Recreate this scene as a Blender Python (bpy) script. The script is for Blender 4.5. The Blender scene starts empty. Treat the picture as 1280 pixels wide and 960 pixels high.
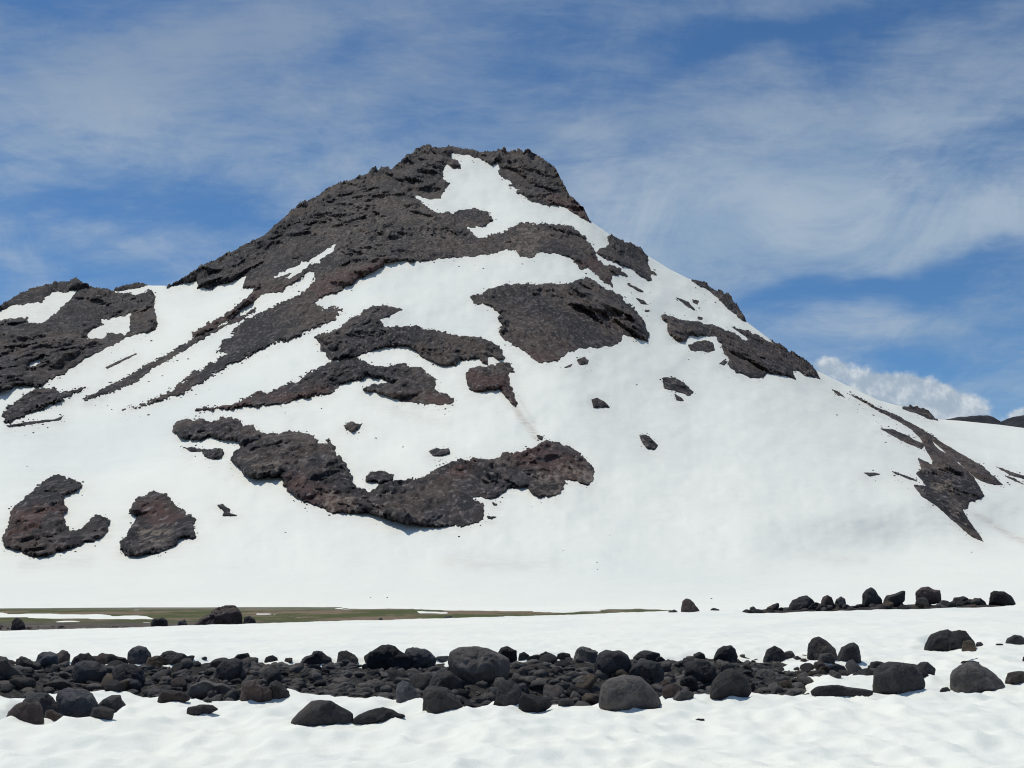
import bpy, bmesh, math, random
import numpy as np
random.seed(7)
rng = np.random.default_rng(11)
scene = bpy.context.scene
COL = scene.collection
# ------------------------------------------------------------------ camera model (photo pixels 1280 x 960)
F = 1422.0
CZ = 1.6
PITCH = math.atan(255.0 / F)
cp, sp = math.cos(PITCH), math.sin(PITCH)
HORZ = 735.0

def ray(u, v):
    a = (np.asarray(u, float) - 640.0) / F
    b = (480.0 - np.asarray(v, float)) / F
    return a, cp - b * sp, sp + b * cp

def project(x, y, z):
    z = z - CZ
    yy = np.maximum(y * cp + z * sp, 0.05)
    up = -y * sp + z * cp
    return 640.0 + F * x / yy, 480.0 - F * up / yy

# ------------------------------------------------------------------ numpy noise
def _h(ix, iy, iz, s):
    h = (ix * 374761393 + iy * 668265263 + iz * 2147483647 + s * 1274126177) & 0xFFFFFFFF
    h = ((h ^ (h >> 13)) * 1274126177) & 0xFFFFFFFF
    h = ((h ^ (h >> 15)) * 2246822519) & 0xFFFFFFFF
    h = h ^ (h >> 16)
    return (h & 0xFFFFFF) / float(0xFFFFFF)

def vnoise(x, y, z, s=0):
    xi = np.floor(x).astype(np.int64); yi = np.floor(y).astype(np.int64); zi = np.floor(z).astype(np.int64)
    fx, fy, fz = x - xi, y - yi, z - zi
    wx = fx * fx * fx * (fx * (fx * 6 - 15) + 10); wy = fy * fy * fy * (fy * (fy * 6 - 15) + 10); wz = fz * fz * fz * (fz * (fz * 6 - 15) + 10)
    r = 0
    for a in (0, 1):
        for b in (0, 1):
            for c in (0, 1):
                w = (wx if a else 1 - wx) * (wy if b else 1 - wy) * (wz if c else 1 - wz)
                r = r + w * _h(xi + a, yi + b, zi + c, s)
    return r * 2 - 1

def fbm(x, y, z, o=4, s=0, g=0.5):
    x = np.asarray(x, float); y = np.asarray(y, float) + np.zeros_like(x); z = np.asarray(z, float) + np.zeros_like(x)
    r = 0; a = 1.0; t = 0; k = 1.0
    for i in range(o):
        r = r + a * vnoise(x * k + 17.3 * i, y * k - 9.1 * i, z * k + 5.7 * i, s + i)
        t += a; a *= g; k *= 2.03
    return r / t * 1.6

def worley(x, y, z, s=0):
    xi = np.floor(x).astype(np.int64); yi = np.floor(y).astype(np.int64); zi = np.floor(z).astype(np.int64)
    f1 = np.full(x.shape, 9.0); f2 = np.full(x.shape, 9.0); cid = np.zeros(x.shape)
    for a in (-1, 0, 1):
        for b in (-1, 0, 1):
            for c in (-1, 0, 1):
                X, Y, Z = xi + a, yi + b, zi + c
                dx = X + _h(X, Y, Z, s) - x; dy = Y + _h(X, Y, Z, s + 1) - y; dz = Z + _h(X, Y, Z, s + 2) - z
                d = np.sqrt(dx * dx + dy * dy + dz * dz)
                n = d < f1
                f2 = np.where(n, f1, np.minimum(f2, d))
                cid = np.where(n, _h(X, Y, Z, s + 3), cid)
                f1 = np.where(n, d, f1)
    return f1, f2, cid

def sstep(a, b, x):
    t = np.clip((x - a) / (b - a), 0, 1)
    return t * t * (3 - 2 * t)

def sdf(poly, px, py, sx=1.0, sy=1.0):
    """signed distance, positive inside"""
    P = np.array(poly, float) * np.array([sx, sy]); px = np.asarray(px, float) * sx; py = np.asarray(py, float) * sy
    d2 = np.full(px.shape, 1e12); ins = np.zeros(px.shape, bool)
    n = len(P)
    for i in range(n):
        ax, ay = P[i]; bx, by = P[(i + 1) % n]
        ex, ey = bx - ax, by - ay
        L = ex * ex + ey * ey + 1e-12
        t = np.clip(((px - ax) * ex + (py - ay) * ey) / L, 0, 1)
        d2 = np.minimum(d2, (px - ax - t * ex) ** 2 + (py - ay - t * ey) ** 2)
        if ay != by:
            c = ((ay > py) != (by > py)) & (px < (bx - ax) * (py - ay) / (by - ay) + ax)
            ins ^= c
    d = np.sqrt(d2)
    return np.where(ins, d, -d)

# ------------------------------------------------------------------ mesh helpers
def mesh_from(name, V, Fc, mat, smooth=True, attrs=None):
    me = bpy.data.meshes.new(name)
    V = np.asarray(V, np.float32); Fc = np.asarray(Fc, np.int32)
    k = Fc.shape[1]
    me.vertices.add(len(V)); me.vertices.foreach_set('co', V.ravel())
    me.loops.add(Fc.size); me.loops.foreach_set('vertex_index', Fc.ravel())
    me.polygons.add(len(Fc)); me.polygons.foreach_set('loop_start', np.arange(0, Fc.size, k, dtype=np.int32))
    if smooth: me.polygons.foreach_set('use_smooth', np.ones(len(Fc), bool))
    me.update(calc_edges=True)
    if attrs:
        for a, val in attrs.items():
            at = me.attributes.new(a, 'FLOAT', 'POINT'); at.data.foreach_set('value', np.asarray(val, np.float32))
    me.materials.append(mat)
    return me

def grid_faces(nr, nc, flip=False):
    i = np.arange(nr * nc).reshape(nr, nc)
    q = np.stack([i[:-1, :-1], i[:-1, 1:], i[1:, 1:], i[1:, :-1]], -1).reshape(-1, 4)
    return q[:, ::-1] if flip else q

def link(name, me, label=None, cat=None, group=None, kind=None, loc=(0, 0, 0)):
    o = bpy.data.objects.new(name, me); COL.objects.link(o); o.location = loc
    if label: o['label'] = label
    if cat: o['category'] = cat
    if group: o['group'] = group
    if kind: o['kind'] = kind
    return o

# ------------------------------------------------------------------ materials
class NT:
    def __init__(s, tree): s.t = tree; s.n = tree.nodes; s.l = tree.links
    def new(s, ty, **kw):
        n = s.n.new(ty)
        for k, v in kw.items(): setattr(n, k, v)
        return n
    def put(s, sock, v):
        if isinstance(v, bpy.types.NodeSocket): s.l.new(v, sock)
        else: sock.default_value = v
    def math(s, op, a, b=0.0, c=None, clamp=False):
        n = s.new('ShaderNodeMath', operation=op, use_clamp=clamp); s.put(n.inputs[0], a); s.put(n.inputs[1], b)
        if c is not None: s.put(n.inputs[2], c)
        return n.outputs[0]
    def vmath(s, op, a, b):
        n = s.new('ShaderNodeVectorMath', operation=op); s.put(n.inputs[0], a); s.put(n.inputs[1], b); return n.outputs[0]
    def noise(s, vec, scale, detail=6.0, rough=0.55, dist=0.0):
        n = s.new('ShaderNodeTexNoise'); s.put(n.inputs['Vector'], vec)
        n.inputs['Scale'].default_value = scale; n.inputs['Detail'].default_value = detail
        n.inputs['Roughness'].default_value = rough; n.inputs['Distortion'].default_value = dist
        return n.outputs[0]
    def vor(s, vec, scale, feature='F1'):
        n = s.new('ShaderNodeTexVoronoi', feature=feature); s.put(n.inputs['Vector'], vec); n.inputs['Scale'].default_value = scale
        return n.outputs[0]
    def mrange(s, x, a, b, c=0.0, d=1.0, smooth=True):
        n = s.new('ShaderNodeMapRange'); n.interpolation_type = 'SMOOTHSTEP' if smooth else 'LINEAR'
        s.put(n.inputs[0], x)
        for i, v in zip((1, 2, 3, 4), (a, b, c, d)): s.put(n.inputs[i], v)
        return n.outputs[0]
    def mix(s, f, a, b):
        n = s.new('ShaderNodeMix', data_type='RGBA'); s.put(n.inputs[0], f)
        for i, v in ((6, a), (7, b)):
            s.put(n.inputs[i], v if isinstance(v, bpy.types.NodeSocket) else (*v, 1))
        return n.outputs[2]
    def mapping(s, vec, scale=(1, 1, 1), rot=(0, 0, 0), loc=(0, 0, 0)):
        n = s.new('ShaderNodeMapping'); s.put(n.inputs[0], vec)
        n.inputs['Location'].default_value = loc; n.inputs['Rotation'].default_value = rot; n.inputs['Scale'].default_value = scale
        return n.outputs[0]
    def attr(s, name):
        n = s.new('ShaderNodeAttribute', attribute_name=name); return n.outputs['Fac']
    def bump(s, h, strength, dist, normal=None):
        n = s.new('ShaderNodeBump'); s.put(n.inputs['Height'], h); n.inputs['Strength'].default_value = strength; n.inputs['Distance'].default_value = dist
        if normal: s.put(n.inputs['Normal'], normal)
        return n.outputs[0]

def new_mat(name, rough=0.85, spec=0.3):
    m = bpy.data.materials.new(name); m.use_nodes = True
    t = NT(m.node_tree); b = m.node_tree.nodes['Principled BSDF']
    b.inputs['Roughness'].default_value = rough; b.inputs['Specular IOR Level'].default_value = spec
    return m, t, b

SNOW_C = (0.89, 0.878, 0.80)
def snow_mat(name, lump_scale, lump, fine_scale, fine, tint_scale):
    m, t, b = new_mat(name, 0.7, 0.2)
    co = t.new('ShaderNodeTexCoord').outputs['Object']
    n1 = t.noise(co, tint_scale, 5, 0.6)
    c = t.mix(t.mrange(n1, 0.42, 0.75), SNOW_C, (0.80, 0.805, 0.755))
    n2 = t.noise(co, tint_scale * 9, 6, 0.7)
    c = t.mix(t.math('MULTIPLY', t.mrange(n2, 0.60, 0.80), 0.22), c, (0.62, 0.58, 0.52))
    d = t.attr('dirt')
    n3 = t.noise(co, tint_scale * 40, 4, 0.7)
    c = t.mix(t.math('MULTIPLY', d, t.mrange(n3, 0.25, 0.6)), c, (0.42, 0.33, 0.27))
    t.put(b.inputs['Base Color'], c)
    h1 = t.noise(co, lump_scale, 4, 0.5)
    bm = t.bump(h1, 0.6, lump)
    h2 = t.noise(co, fine_scale, 5, 0.6)
    t.put(b.inputs['Normal'], t.bump(h2, 0.5, fine, bm))
    return m

M_snow_near = snow_mat('snow_near', 2.6, 0.05, 30.0, 0.012, 0.35)
M_snow_far = snow_mat('snow_far', 0.03, 2.2, 0.25, 0.25, 0.006)

def cliff_mat():
    m, t, b = new_mat('cliff_rock', 0.9, 0.25)
    co = t.new('ShaderNodeTexCoord').outputs['Object']
    n1 = t.noise(co, 0.022, 5, 0.6)
    sk = t.mapping(co, scale=(1, 0.3, 0.45), rot=(0, math.radians(14), 0))
    n2 = t.noise(sk, 0.24, 6, 0.62, 0.8)
    n5 = t.noise(t.mapping(co, scale=(1, 0.3, 0.85)), 0.55, 5, 0.72, 0.3)
    n6 = t.noise(t.mapping(co, scale=(1, 0.4, 0.9)), 0.040, 5, 0.6, 0.6)
    c = t.mix(t.mrange(n1, 0.42, 0.58), (0.028, 0.027, 0.032), (0.054, 0.045, 0.042))
    n7 = t.noise(t.mapping(co, scale=(1, 0.4, 0.9)), 0.014, 4, 0.55, 0.8)
    c = t.mix(t.math('MULTIPLY', t.mrange(n6, 0.52, 0.60), 0.8), c, (0.074, 0.055, 0.047))
    c = t.mix(t.math('MULTIPLY', t.mrange(n7, 0.51, 0.57), 0.8), c, (0.098, 0.078, 0.067))
    c = t.mix(t.math('MULTIPLY', t.mrange(n7, 0.49, 0.43), 0.85), c, (0.018, 0.018, 0.024))  # dark rock zones that also paint the shade of hollows into the colour
    c = t.mix(t.math('MULTIPLY', t.mrange(n6, 0.47, 0.39), 0.85), c, (0.024, 0.025, 0.032))
    c = t.mix(t.math('MULTIPLY', t.mrange(n2, 0.52, 0.64), 0.75), c, (0.135, 0.120, 0.113))
    c = t.mix(t.math('MULTIPLY', t.mrange(n2, 0.48, 0.38), 0.85), c, (0.016, 0.015, 0.018))
    n3 = t.noise(co, 0.3, 5, 0.7)
    redc = t.mix(t.mrange(n3, 0.38, 0.62), (0.055, 0.026, 0.025), (0.135, 0.072, 0.062))
    c = t.mix(t.math('MULTIPLY', t.math('MULTIPLY', t.attr('red'), t.mrange(n3, 0.30, 0.48)), 0.9), c, redc)
    tanc = t.mix(t.mrange(n2, 0.42, 0.58), (0.06, 0.050, 0.042), (0.25, 0.215, 0.175))
    c = t.mix(t.math('MULTIPLY', t.attr('tan'), t.mrange(n5, 0.42, 0.55)), c, tanc)
    c = t.mix(t.math('MULTIPLY', t.mrange(n5, 0.55, 0.64), 0.8), c, (0.24, 0.225, 0.22))
    c = t.mix(t.math('MULTIPLY', t.mrange(n5, 0.46, 0.36), 0.8), c, (0.012, 0.012, 0.015))
    tone = t.new('ShaderNodeMix', data_type='RGBA', blend_type='MULTIPLY'); tone.inputs[0].default_value = 1.0
    t.put(tone.inputs[6], c); tone.inputs[7].default_value = (0.80, 0.735, 0.73, 1)
    t.put(b.inputs['Base Color'], tone.outputs[2])
    hv = t.noise(sk, 0.9, 6, 0.7)
    t.put(b.inputs['Normal'], t.bump(hv, 0.6, 0.7))
    return m
M_cliff = cliff_mat()

def boulder_mat(name, dark, light, spot):
    m, t, b = new_mat(name, 0.82, 0.35)
    co = t.new('ShaderNodeTexCoord').outputs['Object']
    oi = t.new('ShaderNodeObjectInfo').outputs['Random']
    sh = t.new('ShaderNodeCombineXYZ')
    for i in range(3): t.put(sh.inputs[i], t.math('MULTIPLY', oi, 31.0 + 13 * i))
    co = t.vmath('ADD', co, sh.outputs[0])
    n1 = t.noise(co, 3.2, 6, 0.65, 0.4)
    c = t.mix(t.mrange(n1, 0.34, 0.68), dark, light)
    n2 = t.noise(co, 21.0, 5, 0.75)
    c = t.mix(t.math('MULTIPLY', t.mrange(n2, 0.56, 0.78), 0.7), c, spot)
    n4 = t.noise(co, 1.1, 3, 0.5)
    c = t.mix(t.math('MULTIPLY', t.mrange(n4, 0.55, 0.72), 0.35), c, (0.10, 0.075, 0.058))
    v = t.math('MULTIPLY_ADD', oi, 1.0, 0.58)
    mul = t.new('ShaderNodeMix', data_type='RGBA', blend_type='MULTIPLY'); mul.inputs[0].default_value = 1.0
    t.put(mul.inputs[6], c)
    cc = t.new('ShaderNodeCombineXYZ')
    for i in range(3): t.put(cc.inputs[i], t.math('MULTIPLY', v, (1.0, 0.93, 0.90)[i]))
    t.put(mul.inputs[7], cc.outputs[0])
    t.put(b.inputs['Base Color'], mul.outputs[2])
    h = t.noise(co, 6.0, 8, 0.7)
    bm = t.bump(h, 0.9, 0.10)
    cr_ = t.mrange(t.vor(t.vmath('ADD', co, t.vmath('MULTIPLY', t.new('ShaderNodeTexNoise').outputs['Color'], (0.2, 0.2, 0.2))), 3.0, 'DISTANCE_TO_EDGE'), 0.0, 0.035)
    bm = t.bump(cr_, 0.5, 0.03, bm)
    h2 = t.noise(co, 42.0, 5, 0.7)
    t.put(b.inputs['Normal'], t.bump(h2, 0.6, 0.010, bm))
    return m
BM = {
    'dark': boulder_mat('basalt_dark', (0.026, 0.026, 0.029), (0.055, 0.053, 0.056), (0.10, 0.097, 0.098)),
    'black': boulder_mat('basalt_black', (0.016, 0.016, 0.020), (0.034, 0.034, 0.039), (0.06, 0.06, 0.064)),
    'blue': boulder_mat('basalt_blue_grey', (0.036, 0.040, 0.047), (0.070, 0.074, 0.083), (0.115, 0.118, 0.125)),
    'brown': boulder_mat('lava_brown', (0.045, 0.034, 0.033), (0.085, 0.066, 0.062), (0.13, 0.108, 0.10)),
    'grey': boulder_mat('lava_grey', (0.050, 0.047, 0.047), (0.10, 0.094, 0.091), (0.16, 0.152, 0.147)),
    'tan': boulder_mat('lava_tan', (0.065, 0.050, 0.038), (0.14, 0.11, 0.08), (0.20, 0.17, 0.14)),
}

def gravel_mat():
    m, t, b = new_mat('volcanic_gravel', 0.95, 0.2)
    co = t.new('ShaderNodeTexCoord').outputs['Object']
    n = t.noise(co, 14.0, 6, 0.75); n2 = t.noise(co, 0.8, 4, 0.6)
    c = t.mix(t.mrange(n, 0.35, 0.68), (0.024, 0.022, 0.022), (0.075, 0.068, 0.064))
    c = t.mix(t.math('MULTIPLY', t.mrange(n2, 0.5, 0.7), 0.5), c, (0.07, 0.054, 0.042))
    t.put(b.inputs['Base Color'], c)
    t.put(b.inputs['Normal'], t.bump(n, 1.0, 0.05))
    return m
M_gravel = gravel_mat()

def meadow_mat():
    m, t, b = new_mat('alpine_meadow', 0.95, 0.15)
    co = t.new('ShaderNodeTexCoord').outputs['Object']
    n = t.noise(t.mapping(co, scale=(0.5, 0.28, 1)), 0.16, 6, 0.7)
    n2 = t.noise(t.mapping(co, scale=(0.7, 0.35, 1)), 1.0, 7, 0.8)
    c = t.mix(t.mrange(n, 0.46, 0.55), (0.078, 0.090, 0.030), (0.21, 0.15, 0.105))
    c = t.mix(t.math('MULTIPLY', t.mrange(n2, 0.48, 0.72), 0.8), c, (0.046, 0.052, 0.022))
    sx = t.new('ShaderNodeSeparateXYZ'); t.put(sx.inputs[0], co)
    yy = t.math('ADD', sx.outputs[1], t.math('MULTIPLY', t.math('SUBTRACT', n2, 0.5), 40.0))
    c = t.mix(t.mrange(yy, 116.0, 98.0), c, t.mix(t.mrange(n2, 0.4, 0.65), (0.075, 0.060, 0.052), (0.15, 0.128, 0.112)))
    c = t.mix(t.math('MULTIPLY', t.mrange(yy, 160.0, 185.0), 0.65), c, (0.20, 0.20, 0.165))
    t.put(b.inputs['Base Color'], c)
    t.put(b.inputs['Normal'], t.bump(n2, 0.8, 0.15))
    return m
M_meadow = meadow_mat()

def hill_mat():
    m, t, b = new_mat('far_hill_rock', 0.95, 0.1)
    co = t.new('ShaderNodeTexCoord').outputs['Object']
    n = t.noise(co, 0.02, 6, 0.7)
    t.put(b.inputs['Base Color'], t.mix(t.mrange(n, 0.35, 0.65), (0.026, 0.027, 0.034), (0.050, 0.049, 0.056)))
    t.put(b.inputs['Normal'], t.bump(n, 0.7, 8.0))
    return m
M_hill = hill_mat()

# ------------------------------------------------------------------ mountain surface
SKY = [(-1400,560),(-700,500),(-300,440),(-60,400),(0,384),(25,369),(50,360),(75,354),(95,353),(105,357),(120,362),(135,364),(150,361),(170,355),(180,356),(190,357),(205,357),(213,358),(230,350),(245,343),(262,331),(275,325),(300,311),(330,296),(345,282),(370,261),(390,251),(407,241),(420,233),(440,226),(460,218),(475,214),(490,213),(500,204),(512,195),(520,190),(528,185),(545,186),(560,185),(566,184),(580,188),(600,192),(620,192),(640,190),(655,193),(668,193),(680,201),(692,209),(698,219),(705,233),(712,246),(722,254),(730,263),(737,276),(745,281),(765,295),(785,307),(800,313),(810,320),(840,338),(862,349),(880,354),(890,362),(910,372),(920,382),(932,401),(945,411),(960,422),(975,434),(990,444),(1000,451),(1020,463),(1045,475),(1070,487),(1100,501),(1126,508),(1140,509),(1152,511),(1161,515),(1170,524),(1200,526),(1250,531),(1280,535),(1400,552),(1800,585),(2700,640)]
_S = np.array(SKY, float)
_x, _y, _z = ray(_S[:, 0], _S[:, 1])
SK_AZ = np.arctan2(_x, _y); SK_TE = _z / np.hypot(_x, _y)
_D = np.array([(-1400, 800), (-300, 900), (0, 960), (100, 990), (200, 1060), (400, 1140), (600, 1200), (700, 1190), (900, 1090), (1100, 990), (1280, 950), (1700, 900), (2700, 850)], float)
_x, _y, _z = ray(_D[:, 0], np.full(len(_D), 420.0))
D_AZ = np.arctan2(_x, _y); D_R = _D[:, 1]
R0, Z0, PEXP = 196.0, -1.5, 1.38
# smooth tables: the slope follows a smoothed ridge so that kinks of the skyline do not crease the snow below
T_AZ = np.linspace(-1.2, 1.2, 4801)
def _gauss(a, sig):
    k = np.arange(-4 * sig, 4 * sig + 1); w = np.exp(-0.5 * (k / sig) ** 2); w /= w.sum()
    return np.convolve(np.pad(a, 4 * sig, mode='edge'), w, 'valid')
_t = np.interp(T_AZ, SK_AZ, SK_TE)
_mx = _t.copy()
for _i in range(1, 90): _mx = np.maximum(_mx, np.maximum(np.roll(_t, _i), np.roll(_t, -_i)))
T_TE = np.maximum(_gauss(_mx, 70), _gauss(_mx, 70)) + 0.004
T_D = _gauss(np.interp(T_AZ, D_AZ, D_R), 80)

def relief(az, te):
    a = az * F; b = te * F
    n = 0.024 * fbm(a / 190, b / 130, 0.3, 3, 5) + 0.007 * fbm(a / 60, b / 40, 1.3, 3, 9) + 0.0005 * fbm(a / 8, b / 55, 5.3, 3, 19)
    # snow benches and hollows; the right-hand fold is shaped to imitate a cloud's shadow
    n = n + 0.016 * np.exp(-((a - 560) / 260) ** 2 - ((b - 60) / 55) ** 2)
    n = n - 0.012 * np.exp(-((a - 430) / 170) ** 2 - ((b - 95) / 30) ** 2)
    n = n - 0.010 * np.exp(-((a + 560) / 150) ** 2 - ((b - 185) / 22) ** 2)
    n = n + 0.13 * (1 - sstep(25, 95, b - 0.09 * (a - 350))) * sstep(270, 480, a) + 0.03 * (1 - sstep(200, 232, b)) * (1 - sstep(-560, -330, a))
    n = n + 0.0014 * fbm(a / 14, b / 9, 2.3, 3, 15)
    return n * sstep(-10, 50, b)

def surf(az, te):
    """mountain snow surface: horizontal direction + tangent of elevation -> world points"""
    ter = np.interp(az, SK_AZ, SK_TE); D = np.interp(az, T_AZ, T_D)
    zr = np.maximum(np.interp(az, T_AZ, T_TE), ter) * D + CZ
    t = np.minimum(te, ter)
    lo = np.zeros_like(az); hi = np.ones_like(az)
    for _ in range(34):
        q = 0.5 * (lo + hi)
        e = (Z0 - CZ + (zr - Z0) * q ** PEXP) / (R0 + q * (D - R0))
        up = e < t
        lo = np.where(up, q, lo); hi = np.where(up, hi, q)
    q = 0.5 * (lo + hi)
    r = R0 + q * (D - R0); z = Z0 + (zr - Z0) * q ** PEXP
    flat = te < (Z0 - CZ) / R0                      # valley floor in front of the slope
    rf = (Z0 - CZ) / np.minimum(te, -1e-4)
    r = np.where(flat, rf, r); z = np.where(flat, Z0, z)
    ex = np.maximum(te - ter, 0) * F               # beyond the ridge: the back slope
    r = r + ex * 2.2; z = z - ex * 0.9 - 0.012 * ex * ex
    k = 1 + relief(az, np.minimum(te, ter))
    zz = CZ + (z - CZ) * k
    return np.sin(az) * r * k, np.cos(az) * r * k, zz, r * k

def px_to_azte(u, v):
    x, y, z = ray(u, v)
    return np.arctan2(x, y), z / np.hypot(x, y)

# snow dirt streaks (stains that are part of the snow)
STREAKS = [([(643,506),(650,520),(662,535),(672,548)], 5, 0.55), ([(636,482),(650,500),(668,530)], 2.5, 0.25),
           ([(1215,640),(1240,655),(1262,668),(1285,680)], 5, 0.4), ([(1000,690),(1040,700),(1080,700)], 6, 0.12),
           ([(30,706),(60,702),(110,700)], 9, 0.2), ([(560,700),(620,705),(690,706)], 10, 0.14), ([(470,505),(520,520),(560,528)], 9, 0.14)]
def dirt_at(u, v):
    d = np.zeros_like(u)
    for pts, w, a in STREAKS:
        dd = np.full(u.shape, 1e9)
        for (ax, ay), (bx, by) in zip(pts[:-1], pts[1:]):
            ex, ey = bx - ax, by - ay
            t = np.clip(((u - ax) * ex + (v - ay) * ey) / (ex * ex + ey * ey), 0, 1)
            dd = np.minimum(dd, np.hypot(u - ax - t * ex, v - ay - t * ey))
        d = np.maximum(d, a * np.exp(-(dd / w) ** 2))
    return d

# meadow seen through gaps of the valley snow (photo pixels)
MEADOW = [(-900,758),(-60,757),(0,756.5),(60,755.5),(150,756),(230,757),(320,758),(420,759),(500,760.5),(640,764.5),(700,763.5),(760,761),(800,760.5),(850,762.5),(866,767),(760,769),(700,771.5),(640,774),(500,800),(0,830),(-900,830)]
MEADOW_SNOW = [[(-200,766.2),(60,767),(130,769),(190,771),(196,773.6),(120,774.2),(30,771.5),(-200,770.5)],
               [(64,776),(100,775),(102,778),(68,778.5)], 
               [(318,766),(346,767.2),(345,768.6),(318,768.4)], [(402,772.4),(425,773),(424,774.8),(404,774.6)], [(525,764.4),(560,765.6),(558,766.8),(528,766.2)],
               [(655,761),(720,761.2),(745,763),(720,766),(668,765.6)]]

def build_mountain():
    az = np.concatenate([np.linspace(math.radians(-52), math.radians(-25.2), 90)[:-1], np.linspace(math.radians(-25.2), math.radians(25.2), 560), np.linspace(math.radians(25.2), math.radians(56), 100)[1:]])
    ter = np.interp(az, SK_AZ, SK_TE)
    te0 = (Z0 - CZ) / R0
    v_rows = np.concatenate([np.linspace((Z0 - CZ) / 56.0, te0, 70)[:-1]])
    rows = []
    for t in v_rows: rows.append(np.full(az.shape, t))
    for w in np.linspace(0, 1, 230) ** 1.15: rows.append(te0 + (ter - te0) * w)
    for ex in (0.7, 1.6, 3, 5, 8, 12, 18, 26, 40, 60, 90, 130, 170): rows.append(ter + ex / F)
    TE = np.array(rows); AZ = np.broadcast_to(az, TE.shape)
    a = AZ.ravel().copy(); t = TE.ravel()
    x, y, z, r = surf(a, t)
    u, v = project(x, y, z)
    # valley floor: sink the snow where the meadow lies bare
    fl = t < te0 + 0.004
    d = sdf(MEADOW, u, v, 0.12, 1.0)
    for h in MEADOW_SNOW: d = np.minimum(d, -sdf(h, u, v, 0.15, 1.0))
    d = d + 0.9 * fbm(x / 14, y / 30, 0.0, 4, 31) + 0.9 * fbm(x / 3.2, y / 14, 4.0, 3, 33)
    z = z + np.where(fl, 0.08 - 0.16 * sstep(-0.5, 0.5, d), 0.0)
    z = z + np.where(fl, 0.05 * fbm(x / 6, y / 9, 0, 3, 77), 0)
    me = mesh_from('mountain', np.stack([x, y, z], 1), grid_faces(TE.shape[0], TE.shape[1]), M_snow_far, True, {'dirt': dirt_at(u, v)})
    link('mountain', me, kind='structure', label='snow covered volcanic mountain slope rising from the valley floor')
build_mountain()

# ------------------------------------------------------------------ rock outcrops on the mountain
RED = [[(388,352),(420,341),(450,333),(480,325),(497,327),(465,342),(435,357),(400,373),(392,364)], [(320,362),(300,380),(245,414),(240,424),(290,398),(325,372)],
       [(255,512),(320,497),(380,487),(418,486),(405,493),(350,506)], [(655,440),(700,444),(697,456),(672,456)], [(582,470),(600,465),(640,470),(648,510),(625,490),(590,490)],
       [(528,494),(555,489),(572,500),(560,508),(530,506)], [(10,640),(40,628),(80,628),(84,645),(50,650),(30,670),(4,680)], [(172,632),(200,625),(232,645),(220,660),(190,655),(172,650)],
       [(352,596),(380,590),(400,610),(440,625),(430,642),(390,632),(355,612)], [(555,580),(590,578),(590,592),(555,600)], [(625,560),(690,552),(742,590),(735,606),(690,600),(640,580)],
       [(690,240),(725,262),(737,278),(715,266),(690,258)], [(728,330),(745,322),(768,358),(760,356)], [(310,375),(330,366),(392,352),(392,362),(330,385)]]
TAN = [[(400,260),(470,225),(500,250),(590,270),(590,310),(520,322),(450,318),(420,330)], [(632,288),(662,280),(680,290),(672,315),(655,322),(640,312)],
       [(660,590),(700,580),(708,612),(685,624),(660,614)], [(300,570),(345,566),(352,590),(320,598)], [(400,615),(440,625),(448,642),(410,640)], [(170,660),(210,655),(215,682),(170,690)],
       [(1165,600),(1190,600),(1212,655),(1200,650)], [(695,570),(735,578),(740,600),(700,595)]]

def attr_at(polys, u, v, seed):
    r = np.zeros_like(u)
    for p in polys:
        d = sdf(p, u, v) + 8 * fbm(u / 16, v / 12, seed, 4, seed)
        r = np.maximum(r, sstep(-6, 7, d) * (0.4 if p is TAN[0] else 0.85))
    return r

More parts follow.
